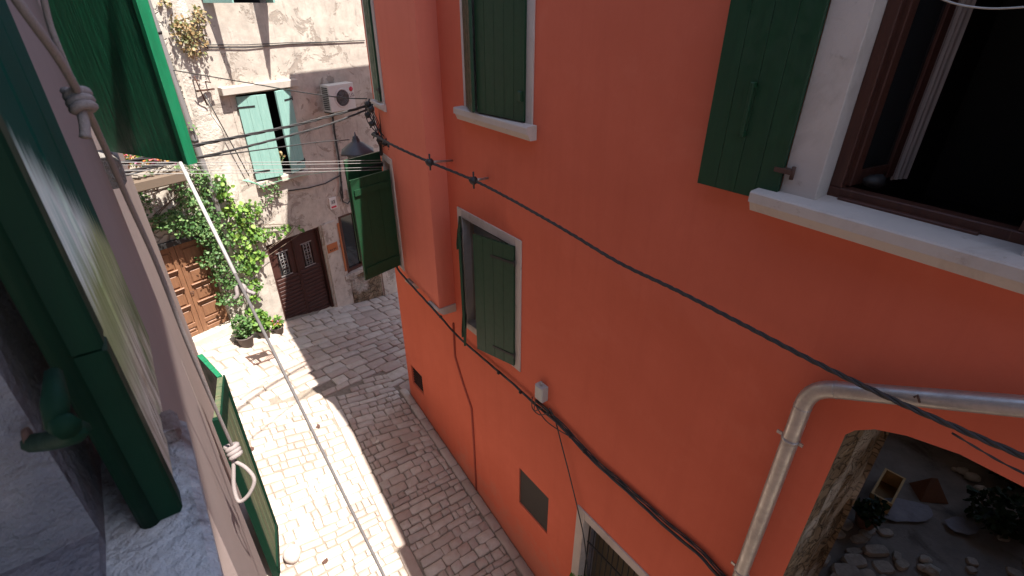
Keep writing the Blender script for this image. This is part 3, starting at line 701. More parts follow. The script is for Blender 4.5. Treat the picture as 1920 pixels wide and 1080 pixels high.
# open planter boxes behind the crate
for k, (a, lf_, lab) in enumerate(((4.62, .42, 'open wooden box with a dark inside right behind the pale crate'), (5.45, .40, 'reddish open wooden box farther back beyond the pale crate'))):
    o_ = j0 + PD * a + PN * lf_; bf = Frame((o_.x, o_.y), PD, PN); t = thing('planter_box', Vector((o_.x, o_.y, ZF)), lab, 'box')
    mb = MB(); L_, W_, H_ = .62, .30, .34
    for (a0, a1, q0, q1) in ((0, L_, 0, .025), (0, L_, W_ - .025, W_), (0, .025, .025, W_ - .025), (L_ - .025, L_, .025, W_ - .025)): mb.box(bf, a0, a1, ZF, ZF + H_, q0, q1, .003)
    mb.build('side_panel', M['palewood'] if k == 0 else M['clay'], t)
    MB().box(bf, .026, L_ - .026, ZF + .02, ZF + .18, .026, W_ - .026).build('soil', M['soil'], t)
c = fl(1738, 925); bag = MB()
bag.add([c + Vector(p) for p in ((-.22, -.16, 0), (.20, -.2, 0), (.26, .14, 0), (-.16, .2, 0), (-.05, .02, .34), (.08, .04, .30))], [(0, 1, 5, 4), (1, 2, 5), (2, 3, 4, 5), (3, 0, 4), (0, 3, 2, 1)])
tag(bag.build('folded_box', M['clay']), 'crumpled brown box standing on the dim passage floor', 'box')
c = fl(1618, 985); t = thing('dark_planter', c, 'small dark clay planter with a plant by the passage side wall', 'planter')
MB().lathe(c, [(.11, 0), (.15, .2), (.16, .22), (.13, .22), (.12, .18)], 14).build('pot', M['clay'], t)
mb = MB(); leaves(mb, c + Vector((0, 0, .35)), 160, (.2, .2, .18), .09); mb.build('foliage', M['dark_leaf'], t)
for x, y, rr, nn, lab in ((1865, 985, .42, 420, 'dark leafy shrub growing against the far side of the passage floor'), (1895, 905, .3, 160, 'sprig of paler leaves at the back right of the passage')):
    c = fl(x, y); t = thing('shrub', c, lab, 'shrub'); mb = MB(); leaves(mb, c + Vector((0, 0, rr * .7)), nn, (rr * 1.2, rr, rr * .7), .10); mb.build('foliage', M['dark_leaf'], t)
    mb = MB()
    for k in range(6): mb.tube([c + Vector((random.uniform(-.05, .05), random.uniform(-.05, .05), 0)), c + Vector((random.uniform(-.3, .3), random.uniform(-.3, .3), rr))], [.012, .005], 5)
    mb.build('stem', M['stem'], t)
for k, (x, y, r0, hint) in enumerate(((1735, 1052, .09, 'larger pale round stone lying at the front'), (1728, 1066, .07, 'small round pale stone behind the larger one'), (1745, 1072, .11, 'broad flat pale stone at the bottom'), (1802, 885, .10, 'pale angular stone at the back, left one'), (1822, 898, .12, 'pale angular stone at the back, middle one'), (1838, 920, .10, 'white stone beside the dark shrub'), (1790, 882, .06, 'smallest pale stone at the back'))):
    c = fl(x, y); tag(MB().blob(c + Vector((0, 0, r0 * .3)), r0, r0 * .8, r0 * .5, .4, seed=k).build('loose_stone', M['whitestone']), hint + ' of the passage', 'stone', 'loose stones on the passage floor')

# ================================================================== FAR HOUSES
far = thing('plaster_house', FAR.p(0, 0), 'old grey plastered house with teal shutters and a brown double door', 'house')
UD = -2.12                                            # where the downpipe divides the two houses
OP = (FAR.m(437, 172)[0] + .03, FAR.m(540, 165)[0] - .03, 3.72, 5.42)
DO = (-1.36, .02, .02, 2.30)
WI = (.57, 1.62, .78, 2.36)
TOPW = (-1.35, -.15, 6.98, 8.6)
mb = MB(); wall_grid(mb, FAR, UD, 5.5, -2, 10, [OP, DO, WI, TOPW])
for h in (OP, DO, WI, TOPW): reveal(mb, FAR, *h, 0, -.22)
mb.add([FAR.p(5.5, -2), FAR.p(5.5, -2, -4), FAR.p(5.5, 10, -4), FAR.p(5.5, 10)], [(0, 1, 2, 3)])
mb.build('wall', M['old'], far)
MB().box(FAR, UD, 5.5, 10, 10.15, -5, .35).build('roof', M['clay'], far)
room(far, FAR, *OP, -.2, -1.2); room(far, FAR, *WI, -.2, -1.2); room(far, FAR, *TOPW, -.2, -1.0)
ws = MB().box(FAR, OP[0] - .139, OP[1] + .139, OP[3] + .001, 5.459, -.1, .011).box(FAR, OP[1] - .0, OP[1] + .14, OP[2], OP[3], -.1, .012, .004).box(FAR, OP[0] - .14, OP[0], OP[2], OP[3], -.1, .012, .004).build('window_surround', M['old'], far)
MB().box(FAR, -1.50, .10, 5.46, 5.60, -.1, .16, .01).build('lintel', M['lintelstone'], ws)
MB().box(FAR, OP[0] - .05, OP[1] + .05, 3.60, 3.715, -.1, .10, .008).build('sill', M['lintelstone'], ws)
# teal shutters, ajar
leaf_panel((FAR.p(OP[0] - .03, 0, .04), FAR.d, FAR.n), 16, .55, 3.76, 5.40, far, 'teal', 3)
leaf_panel((FAR.p(OP[1] + .03, 0, .04), -FAR.d, FAR.n), 22, .47, 3.76, 5.43, far, 'teal', 3, face=1)
leaf_panel((FAR.p(TOPW[0], 0, .03), FAR.d, FAR.n), 70, .62, 6.98, 8.6, far, 'teal', 3)
leaf_panel((FAR.p(TOPW[1], 0, .03), -FAR.d, FAR.n), 70, .62, 6.98, 8.6, far, 'teal', 3)
# brown double door
bd = MB().box(FAR, DO[0], DO[0] + .06, DO[2], DO[3], -.16, -.05).box(FAR, DO[1] - .06, DO[1], DO[2], DO[3], -.16, -.05).box(FAR, DO[0] + .06, DO[1] - .06, DO[3] - .06, DO[3], -.16, -.05).build('door_frame', M['brownwood'], far)
dm = (DO[0] + DO[1]) / 2
for k, (a0, a1) in enumerate(((DO[0] + .065, dm - .004), (dm + .004, DO[1] - .065))):
    mb = MB(); g0, g1 = a0 + .17, a1 - .17; zg0, zg1 = 1.38, 1.98
    z = DO[2] + .03
    while z < 1.28: mb.box(FAR, a0 + .03, a1 - .03, z, z + .085, -.125, -.095, .012); z += .1
    mb.box(FAR, a0, a1, DO[2] + .01, zg0, -.15, -.128).box(FAR, a0, a1, zg1, DO[3] - .065, -.15, -.115).box(FAR, a0, g0, zg0, zg1, -.15, -.115).box(FAR, g1, a1, zg0, zg1, -.15, -.115)
    mb.box(FAR, (a1 - .03) if k == 0 else a0, a1 if k == 0 else a0 + .03, DO[2] + .01, DO[3] - .07, -.127, -.09)
    d_ = mb.build('door_leaf', M['brownwood'], far)
    MB().box(FAR, g0, g1, zg0, zg1, -.148, -.143).build('pane', M['glass'], d_)
    g = MB()
    for a in (g0 + .06, (g0 + g1) / 2, g1 - .06): g.tube([FAR.p(a, zg0, -.115), FAR.p(a, zg1, -.115)], .008, 6)
    for q in range(4):
        zz = zg0 + .08 + q * .15
        for sgn in (-1, 1):
            c_ = FAR.p((g0 + g1) / 2 + sgn * .035, zz, -.112); g.tube([c_ + FAR.d * .033 * math.cos(t * .8) + Vector((0, 0, .04 * math.sin(t * .8))) for t in range(9)], .006, 5)
    g.box(FAR, g0 - .01, g1 + .01, zg0 - .012, zg0 + .012, -.113, -.10).box(FAR, g0 - .01, g1 + .01, zg1 - .012, zg1 + .012, -.113, -.10)
    g.build('door_grille', simple('pale_worn_iron', (.28, .26, .25), .5, .3), d_)
st = MB(); st.hexa([FAR.p(DO[0] - .12, -.3, 0), FAR.p(DO[1] + .12, -.4, 0), FAR.p(DO[1] + .12, .012, 0), FAR.p(DO[0] - .12, .10, 0), FAR.p(DO[0] - .12, -.3, .16), FAR.p(DO[1] + .12, -.4, .16), FAR.p(DO[1] + .12, .0, .16), FAR.p(DO[0] - .12, .09, .16)])
st.build('door_step', M['step'], far)
MB().hexa([FAR.p(DO[0], 0, -.2), FAR.p(DO[1], -.1, -.2), FAR.p(DO[1], .03, -.2), FAR.p(DO[0], .24, -.2), FAR.p(DO[0], 0, .0), FAR.p(DO[1], -.1, .0), FAR.p(DO[1], .028, .0), FAR.p(DO[0], .235, .0)]).build('threshold', M['step'], far)
# right ground-floor window
wf = MB().box(FAR, WI[0], WI[0] + .09, WI[2], WI[3], -.16, -.02, .006).box(FAR, WI[1] - .08, WI[1], WI[2], WI[3], -.16, -.04).box(FAR, WI[0] + .09, WI[1] - .08, WI[3] - .07, WI[3], -.16, -.05).box(FAR, WI[0] + .09, WI[1] - .08, WI[2], WI[2] + .07, -.16, -.05).box(FAR, WI[0] + .52, WI[0] + .6, WI[2] + .07, WI[3] - .07, -.15, -.05).build('window_frame', M['framewood'], far)
MB().box(FAR, WI[0] + .09, WI[1] - .08, WI[2] + .07, WI[3] - .07, -.12, -.115).build('pane', M['glass'], wf)
MB().box(FAR, WI[0] - .06, WI[0] - .012, WI[2] + .1, WI[3] - .15, .0, .02, .003).build('wood_trim', M['orangesign'], wf)
# plaster reveal piers and exposed stone patch below the window
mb = MB(); v = []; NI = 16
for i in range(NI + 1):
    for j in range(NI + 1):
        a = .60 + 1.0 * i / NI; z = -.45 + 1.12 * j / NI; e = min(i, NI - i, j, NI - j) / 2
        v.append(FAR.p(a, z, .004 + min(1, e) * (.03 + .03 * noise.noise(Vector((a * 5, z * 6, 0))))))
mb.add(v, [(i * (NI + 1) + j, (i + 1) * (NI + 1) + j, (i + 1) * (NI + 1) + j + 1, i * (NI + 1) + j + 1) for i in range(NI) for j in range(NI)]).build('bare_stone_patch', M['rubble2'], far)
MB().box(FAR, .06, .44, -.9, 2.32, 0, .035, .01).build('pier', M['old'], far)
MB().box(FAR, 1.64, 2.9, -1.2, .62, 0, .03, .01).build('plinth', M['old'], far)
MB().box(FAR, .445, 1.66, .655, .76, 0, .05, .01).build('window_ledge', M['old'], far)
# left house
lef = thing('stone_house', FAR.p(-4, .6), 'rough whitish stone house with a panelled orange wooden door', 'house')
LD = (-3.62, -2.52, .92, 2.96)
HW = (-4.8, -4.1, 3.3, 4.6)
mb = MB(); wall_grid(mb, FAR, -12, UD - .001, -2, 10, [LD, HW], out=.02, step=.25)
for p in mb.v:
    e_ = (p - FAR.o).dot(FAR.d); 
    if not (LD[0] - .01 < e_ < LD[1] + .01 and p.z < LD[3] + .05) and e_ < UD - .05:
        k = noise.noise(Vector((p.x * 2.3, p.y * 2.3, p.z * 2.3))) * .07 + noise.noise(Vector((p.x * 6, p.y * 6, p.z * 6))) * .03; p += FAR.n * k
reveal(mb, FAR, *LD, .02, -.22)
mb.build('wall', M['rubble'], lef)
MB().box(FAR, -12, UD - .003, 10, 10.15, -5, .35).build('roof', M['clay'], lef)
mb = MB(); v = []; NI, NJ = 6, 60                      # rough pale quoin column beside the downpipe
for i in range(NI + 1):
    for j in range(NJ + 1):
        a = -2.06 + .52 * i / NI * (.8 + .3 * noise.noise(Vector((0, j * .3, 0)))); z = 2.5 + 7.5 * j / NJ; e = min(i, NI - i)
        v.append(FAR.p(a, z, .003 + min(1, e) * (.05 + .05 * noise.noise(Vector((a * 5, z * 3.5, 7))))))
mb.add(v, [(i * (NJ + 1) + j, (i + 1) * (NJ + 1) + j, (i + 1) * (NJ + 1) + j + 1, i * (NJ + 1) + j + 1) for i in range(NI) for j in range(NJ)], True).build('quoin_column', M['whitestone'], far)
room(lef, FAR, *HW, -.0, -.8)
MB().box(FAR, HW[0] - .1, HW[1] + .1, HW[2] - .1, HW[2], -.05, .14, .01).build('window_sill', M['whitestone'], lef)
MB().box(FAR, LD[0] - .06, LD[1] + .05, LD[3] + .0, LD[3] + .11, -.1, .07, .006).build('door_lintel', M['iron'], lef)
mid = (LD[0] + LD[1]) / 2
for k, (a0, a1) in enumerate(((LD[0], mid - .003), (mid + .003, LD[1]))):
    mb = MB().box(FAR, a0, a1, LD[2], LD[3] - .01, -.14, -.11)
    m_ = a0 + .09, a1 - .09
    mb.box(FAR, a0, m_[0], LD[2], LD[3] - .01, -.109, -.085, .005).box(FAR, m_[1], a1, LD[2], LD[3] - .01, -.109, -.085, .005)
    zs = [LD[2], LD[2] + .20, LD[2] + .62, LD[2] + 1.02, LD[2] + 1.42, LD[3] - .14]
    for z in zs: mb.box(FAR, m_[0], m_[1], z, z + .09, -.109, -.086, .005)
    for z0, z1 in zip(zs, zs[1:]): mb.box(FAR, m_[0] + .03, m_[1] - .03, z0 + .12, z1 - .03, -.109, -.09, .014)
    dl = mb.build('door_leaf', M['orangewood'], lef)
    for z in zs[2:5]: MB().box(FAR, m_[0] - .03, m_[1] + .02, z + .07, z + .10, -.085, -.045, .012).build('moulding', M['orangewood'], dl)
MB().tube([FAR.p(mid + .03 + .03 * math.cos(t * .7), LD[2] + .95 + .03 * math.sin(t * .7), -.06) for t in range(10)], .007, 6).build('knocker', M['rust'], lef)
MB().box(FAR, LD[0] - .1, LD[1] + .12, .70, .915, -.2, .10, .015).box(FAR, LD[0] - .15, LD[1] + .2, .1, .70, -.05, .26, .03).build('door_step', M['step'], lef)
# downpipe between them
dp = thing('downpipe', FAR.p(-2.12, 2.2), 'tall grey metal downpipe running down between the stone house and the plaster house', 'pipe')
dpp = [FAR.at(275, 0, .1), FAR.at(340, 190, .1), FAR.at(400, 365, .1), FAR.at(440, 500, .12)]
dpp = [dpp[0] + (dpp[0] - dpp[1]) * 1.2] + dpp
MB().tube(dpp, .055, 12).build('pipe', simple('dull_zinc', (.33, .31, .30), .5, .5), dp)
for t in (.3, 1.4, 2.4):
    i = int(t) + 1; P = dpp[i].lerp(dpp[min(i + 1, 4)], t - int(t)); MB().tube([P - Vector((0, 0, .02)), P + Vector((0, 0, .02))], .062, 12).build('bracket', M['iron'], dp)

def text_mesh(txt, fr, a, z, out, size, mat, parent, name='lettering', flip=1):
    cu = bpy.data.curves.new(name, 'FONT'); cu.body = txt; cu.size = size; cu.extrude = .002; cu.align_x = 'CENTER'; cu.align_y = 'CENTER'
    t = bpy.data.objects.new('t', cu); COL.objects.link(t); bpy.context.view_layer.update()
    me = bpy.data.meshes.new_from_object(t); bpy.data.objects.remove(t)
    mb = MB(); mb.add([fr.p(a + v.co.x * flip, z + v.co.y, out + v.co.z) for v in me.vertices], [tuple(p.vertices) for p in me.polygons])
    return mb.build(name, M[mat], parent)
# air conditioner
AC = thing('air_conditioner', FAR.p(1.02, 4.82), 'white air conditioner outdoor unit high on the plaster house wall above the cables', 'air conditioner')
acA, acB, acz0, acz1 = .66, 1.34, 4.86, 5.42
MB().box(FAR, acA, acB, acz0, acz1, .08, .34, .012).build('casing', M['ac'], AC)
fc = FAR.p(1.0, 5.13, .342)
MB().lathe(fc, [(.21, 0), (.20, .008), (.17, .008), (.17, -.0)], 28, FAR.n).build('fan_ring', M['ac'], AC)
fa = MB()
for k in range(7):
    r = .025 + k * .024; fa.tube([fc + FAR.n * .012 + FAR.d * r * math.cos(t * math.pi / 10) + Vector((0, 0, r * math.sin(t * math.pi / 10))) for t in range(21)], .0035, 5)
fa.build('fan_guard', simple('grey_guard', (.3, .28, .27), .5), AC)
MB().lathe(fc + FAR.n * .002, [(.165, 0), (.165, .004)], 24, FAR.n).build('fan_opening', M['dark'], AC)
sl_ = MB()
for k in range(12): sl_.box(FAR, acA - .008, acA - .001, acz0 + .05 + k * .04, acz0 + .07 + k * .04, .11, .31)
sl_.build('side_louvre', M['black'], AC)
MB().box(FAR, acA + .05, acA + .09, acz0 - .04, acz0, 0, .3).box(FAR, acB - .09, acB - .05, acz0 - .04, acz0, 0, .3).build('bracket', M['iron'], AC)
MB().lathe(FAR.p(1.26, 5.29, .341), [(.052, 0), (.05, .004)], 20, FAR.n).build('round_logo', M['redlogo'], AC)
text_mesh('LG', FAR, 1.26, 5.16, .343, .11, 'blackink', AC)
# door plate and sign
t = thing('house_number_plate', FAR.p(.4, 2.6), 'white house number plate with a red lower band on the plaster wall', 'sign')
na, nz = FAR.m(625, 381, .02)
MB().box(FAR, na - .10, na + .10, nz - .14, nz + .14, .0, .02, .004).build('plate', M['white'], t)
MB().box(FAR, na - .07, na + .07, nz - .115, nz - .07, .021, .025).build('red_band', M['redlogo'], t)
MB().box(FAR, na - .06, na + .06, nz - .02, nz + .08, .0205, .023).build('number_panel', M['grey'], t)
text_mesh('13', FAR, na, nz + .03, .025, .10, 'blackink', t)
t = thing('wall_sign', FAR.p(.4, 1.8), 'small rust orange sign on the pier between the brown door and the window', 'sign')
na, nz = FAR.m(625, 463, .05)
MB().box(FAR, na - .17, na + .13, nz - .12, nz + .10, .036, .055, .004).build('plate', M['orangesign'], t)
mk = MB()
for k, w_ in enumerate((.03, .018, .03, .024)): mk.box(FAR, na - .11 + k * .052, na - .11 + k * .052 + w_, nz - .075, nz - .035, .0565, .059)
mk.build('worn_lettering', M['brownwood'], t)
# cable riser on the plaster wall with a loop
t = thing('cable_riser', FAR.p(.75, 3), 'dark vertical cable bundle with a loop beside the house number plate', 'cable')
pts = [FAR.at(*p, .04) for p in ((622, 200), (627, 245), (636, 300), (640, 345), (643, 372))]
MB().tube(pts, .022, 8).build('bundle', M['cable'], t)
pts = [FAR.at(*p, .05) for p in ((641, 340), (638, 360), (643, 378), (652, 382), (658, 374))]
MB().tube(pts, .016, 6).build('loop', M['cable'], t)
MB().tube([FAR.at(*p, .03) for p in ((540, 358), (580, 352), (610, 344), (640, 328))], .014, 6).build('side_cable', M['cable'], t)
MB().box(FAR, *(lambda q: (q[0] - .05, q[0] + .08, q[1] - .1, q[1] + .1))(FAR.m(655, 362, .03)), .0, .05, .005).build('junction_box', M['grey'], t)
t = thing('wall_wires', FAR.p(-.5, 6.4), 'pair of thin dark wires stretched flat across the upper plaster wall', 'cable')
for dy in (0, 5):
    MB().tube([FAR.at(*p, .02) for p in ((385, 84 + dy), (460, 84 + dy * 1.2), (540, 80 + dy * .5), (600, 79 + dy * .2), (684, 76))], .008, 5).build('wire', M['cable'], t)
t = thing('slanting_wall_cable', FAR.p(-1.5, 4.5), 'thin cable slanting down the pale quoin to the teal shutter', 'cable')
MB().tube([FAR.at(*p, .1) for p in ((383, 175), (410, 225), (440, 280), (467, 330))], .011, 5).build('cable', M['cable'], t)
mb = MB(); a0, z0 = FAR.m(365, 150, .12)
mb.tube([FAR.p(a0, z0, .0), FAR.p(a0, z0, .25)], .012, 6).tube([FAR.p(a0 + .2, z0 - .05, 0), FAR.p(a0 + .2, z0 - .05, .25)], .012, 6).box(FAR, a0 - .02, a0 + .3, z0 - .2, z0 - .17, .1, .13).tube([FAR.p(a0 - .05, z0 + .08, .25), FAR.p(a0 + .1, z0 - .45, .1)], .012, 6)
tag(mb.build('wall_bracket', M['rust']), 'rusty iron bracket on the pale quoin left of the window lintel', 'bracket')
tag(MB().tube([FAR.at(*p, .06) for p in ((366, 20), (374, 45), (382, 72), (390, 92))], .012, 5).build('iron_rod', M['rust']), 'short rusty iron rod beside the dry hanging plant', 'rod')

# street lantern behind the shutter
LB = RED.p(.62, 0, .55)
lp = O + ray(668, 268) * (LB.y / ray(668, 268).y); lx = lp
lan = thing('street_lantern', lx - Vector((0, 0, .5)), 'black street lantern with a pointed cap on the corner of the red house', 'lantern')
MB().lathe(lx, [(.31, -.16), (.30, -.13), (.12, .0), (.075, .02), (.07, .06), (.05, .085), (.055, .10), (.02, .12), (.008, .18)], 6).build('cap', simple('grey_blue_metal', (.075, .08, .09), .5, .3), lan)
MB().lathe(lx, [(.13, -.58), (.205, -.17)], 6).build('glass_body', simple('dusty_glass', (.22, .23, .22), .15), lan)
MB().lathe(lx, [(.14, -.62), (.15, -.58)], 6).tube([lx + Vector((0, 0, -.62)), lx + Vector((.1, -.05, -.75)), RED.p(.3, lx.z - .7, .1)], .015, 6).build('bracket', M['iron'], lan)

# ================================================================== cables and lines
def sag(a, b, s, n=16):
    return [a.lerp(b, i / n) - Vector((0, 0, s * 4 * (i / n) * (1 - i / n))) for i in range(n + 1)]
def cat(pts, n=6):
    out = []
    for i in range(len(pts) - 1):
        p0, p1, p2, p3 = pts[max(i - 1, 0)], pts[i], pts[i + 1], pts[min(i + 2, len(pts) - 1)]
        for k in range(n):
            t = k / n; out.append(.5 * ((2 * p1) + (p2 - p0) * t + (2 * p0 - 5 * p1 + 4 * p2 - p3) * t * t + (3 * p1 - p0 - 3 * p2 + p3) * t ** 3))
    return out + [pts[-1]]
def twisted(mb, pts, r, n=3, pitch=1.0, rad=None):
    rad = rad or r
    L = 0; acc = [0]
    for a, b in zip(pts, pts[1:]): L += (b - a).length; acc.append(L)
    for k in range(n):
        o = []
        for p, s_ in zip(pts, acc):
            th = 2 * math.pi * (k / n + s_ / pitch); o.append(p + Vector((math.cos(th) * .6, math.cos(th) * .6, math.sin(th))) * rad * .8)
        mb.tube(o, r, 6)
# main cable across the red front, held off the wall
mc = thing('overhead_cable', RED.at(1100, 480, .3), 'thick twisted black cable crossing the red front above the arch', 'cable')
mp = cat([RED.at(px, py, o) for px, py, o in ((700, 252, .62), (740, 274, .60), (806, 304, .42), (888, 338, .22), (960, 375, .2), (1060, 432, .2), (1160, 492, .2), (1270, 545, .2), (1400, 612, .2), (1540, 685, .2), (1680, 752, .2), (1800, 805, .2), (1920, 856, .2), (2060, 912, .2))], 10)
mb = MB(); twisted(mb, mp, .0095, 3, .30, .0125); mb.build('cable_core', M['cable'], mc)
for px, py, o, q0 in ((806, 304, .42, (848, 301)), (888, 338, .22, (915, 334))):
    P = RED.at(px, py, o); b = MB().blob(P, .055, .055, .045, .3).tube([P - Vector((0, 0, .1)), P + Vector((0, 0, .1))], .012, 6).blob(P + RED.d * .05, .03, .03, .03, .4, seed=3)
    b.build('clamp', M['black'], mc)
    Q = RED.at(q0[0], q0[1], 0); MB().tube([P, Q], .016, 6).build('bracket_arm', M['zinc'], mc)
mb = MB(); tp = cat([RED.at(px, py, o) for px, py, o in ((1785, 812, .2), (1840, 845, .12), (1880, 868, .1), (1920, 888, .1), (1990, 925, .1))], 6)
twisted(mb, tp, .004, 2, .2); mb.build('side_wire', M['cable'], mc)
# lower cable clipped along the wall
lc = thing('wall_cable', RED.at(1100, 850, .03), 'thick black cable clipped slanting along the lower red wall', 'cable')
LCP = ((741, 490, .33), (747, 506, .33), (770, 533, .33), (822, 590, .30), (860, 632, .06), (915, 680, .04), (960, 718, .04), (1000, 755, .04), (1050, 798, .05), (1110, 862, .04), (1180, 925, .04), (1250, 990, .04), (1310, 1040, .04), (1345, 1078, .04), (1420, 1150, .04))
lpp = cat([RED.at(*p) for p in LCP], 8)
mb = MB(); twisted(mb, lpp, .011, 3, .9, .010); mb.build('cable_core', M['cable'], lc)
lp3 = cat([RED.at(px + 4, py - 5 + 3 * math.sin(i), .03) for i, (px, py, o) in enumerate(LCP[7:])], 8)
mb = MB(); twisted(mb, lp3, .008, 3, 1.3, .018); mb.build('extra_strands', M['cable'], lc)
for px, py in ((826, 594), (935, 699), (976, 735), (1070, 818), (1096, 846)):
    P = RED.at(px, py, .06); MB().tube([P + RED.d * .012, P - RED.d * .012], .026, 8).build('clip', M['iron'], lc)
for k, pts in enumerate((((998, 745), (998, 765), (1012, 778), (1028, 772), (1018, 760)), ((1000, 752), (1020, 785), (1045, 805), (1075, 822)), ((1005, 750), (1002, 770), (1020, 765), (1030, 780)))):
    MB().tube(cat([RED.at(*p, .07) for p in pts], 6), .007, 5).build('slack_loop', M['cable'], lc)
dc = cat([RED.at(px, py, .05) for px, py in ((1030, 765), (1040, 785), (1052, 830), (1065, 880), (1075, 920), (1084, 958), (1095, 1010), (1103, 1080), (1108, 1130))], 6)
tag(MB().tube(dc, .009, 6).build('drop_cable', M['cable']), 'single thin cable hanging from the junction box down past the barred door', 'cable')
jb = thing('junction_box', RED.at(1020, 742, .05), 'small grey junction box above the slanting cable on the red wall', 'box')
a0, z0 = RED.m(1006, 760, .0); a0, z0 = -4.37, 2.69
MB().box(RED, a0 - .075, a0 + .075, z0 - .11, z0 + .11, .0, .10, .012).build('case', M['grey'], jb)
MB().tube([RED.p(a0, z0 + .11, .05), RED.p(a0, z0 + .17, .05)], .012, 6).build('cable_gland', M['grey'], jb)
# cable hub at the corner of the bay
HUB = O + ray(700, 200) * (SIDE.p(LS * .9, 0, .1).y / ray(700, 200).y)
def near_hub(px, py, k=0): r = ray(px, py); return O + r * ((HUB.y + k) / r.y)
hb = thing('cable_hub', HUB, 'tangle of black clamps and insulators where the cables meet at the red corner', 'cable clamp')
mb = MB()
for k, (px, py) in enumerate(((690, 215), (697, 232), (703, 252), (712, 262), (722, 268), (732, 273), (745, 277), (690, 195), (696, 205))):
    P = near_hub(px, py, -.05 * k); mb.blob(P, .05, .05, .04, .5, 8, 6, seed=k)
    mb.tube([P - Vector((.03, 0, .06)), P + Vector((.03, 0, .07))], .01, 5)
mb.build('insulators', M['black'], hb)
MB().tube([near_hub(712, 205), near_hub(717, 290)], .012, 6).build('iron_rod', M['rust'], hb)
MB().tube([near_hub(722, 262, -.1), near_hub(742, 258, -.2)], .02, 6).build('bracket_arm', M['zinc'], hb)
mb = MB()
for k in range(7):
    a = near_hub(690 + random.uniform(-6, 8), 195 + random.uniform(-4, 10)); b = near_hub(715 + random.uniform(-8, 8), 262 + random.uniform(-8, 8), -.1)
    mb.tube(cat([a, a.lerp(b, .4) + Vector((random.uniform(-.08, .08), 0, random.uniform(-.05, .05))), b], 6), .007, 5)
for k in range(3): mb.tube(cat([near_hub(706 + k * 3, 262), near_hub(712 + k * 2, 275), near_hub(712 + k * 2, 292)], 5), .009, 5)
mb.build('loose_wires', M['cable'], hb)
# cables over the lane, from the hub to the own house eave side (left)
def lane(pxs, r, label, kind='M', sagv=.0, depth0=None, depth1=5.0, strands=2, mat='cable', rad=None, name='lane_cable', group=None):
    """a cable through the pixels pxs, its depth (y) running from the hub to depth1"""
    n = len(pxs); P = []
    x0, x1 = pxs[0][0], pxs[-1][0]
    for (px, py) in pxs:
        t = (px - x0) / (x1 - x0); rr = ray(px, py); y = HUB.y + (depth1 - HUB.y) * t; P.append(O + rr * (y / rr.y))
    P.append(P[-1] + (P[-1] - P[-2]).normalized() * 1.4)
    mb = MB(); pp = cat(P, 8)
    if strands > 1: twisted(mb, pp, r, strands, .7, rad)
    else: mb.tube(pp, r, 6)
    return tag(mb.build(name, M[mat]), label, 'cable', group)
G = 'cables crossing over the lane'
lane(((697, 196), (640, 212), (560, 233), (470, 252), (370, 272), (300, 290), (236, 305)), .009, 'thick black cable over the lane, topmost of the bundle under the air conditioner', strands=3, rad=.014, depth1=4.2, group=G)
lane(((697, 202), (620, 232), (540, 255), (450, 278), (370, 296), (300, 308), (240, 322)), .008, 'second black cable over the lane, just below the thick one', strands=3, rad=.010, depth1=4.2, group=G)
lane(((655, 262), (600, 266), (540, 274), (450, 286), (370, 297), (300, 312), (240, 328)), .008, 'single thin cable over the lane reaching the street lantern', strands=1, depth1=4.4, group=G)
lane(((688, 185), (640, 183), (560, 172), (480, 158), (380, 141)), .009, 'thin cable rising left from the corner to the iron bracket above the lintel', strands=1, depth1=9.2, group=G)
G2 = 'white clotheslines over the lane'
for (y0, y1, hint) in ((302, 300, 'topmost'), (307, 305, 'second from top'), (317, 313, 'second from bottom'), (324, 318, 'bottom')):
    rr = ray(716, y1); A1 = O + rr * (SIDE.p(.3, 0).y / rr.y); rr = ray(240, y0 + 1); B1_ = O + rr * (4.0 / rr.y)
    tag(MB().tube(sag(B1_ + (B1_ - A1).normalized() * .5, A1, .015, 20), .003, 5).build('clothesline', M['wire']), hint + ' of the white clotheslines stretched over the lane to the green shutter', 'clothesline', G2)
tag(MB().tube(cat([RED.at(*p, .3) for p in ((1760, -4), (1800, 9), (1860, 16), (1940, 12))], 6), .004, 5).build('thin_white_wire', M['wire']), 'thin white wire hanging across the top of the big open window', 'wire')
mb = MB(); q0 = FAR.at(455, 338, .25); 
for k in range(3): mb.tube([q0 + FAR.d * .04 * k, q0 + FAR.d * (.3 + .05 * k) - Vector((0, 0, .16 + .05 * k))], .01, 5)
mb.tube([q0 + FAR.d * .32 - Vector((0, 0, .2)), FAR.at(560, 330, .3), FAR.at(640, 318, .3)], .005, 5)
tag(mb.build('line_bracket', simple('mint_green_metal', (.25, .55, .36), .5)), 'mint green clothesline bracket below the teal shutter', 'bracket')

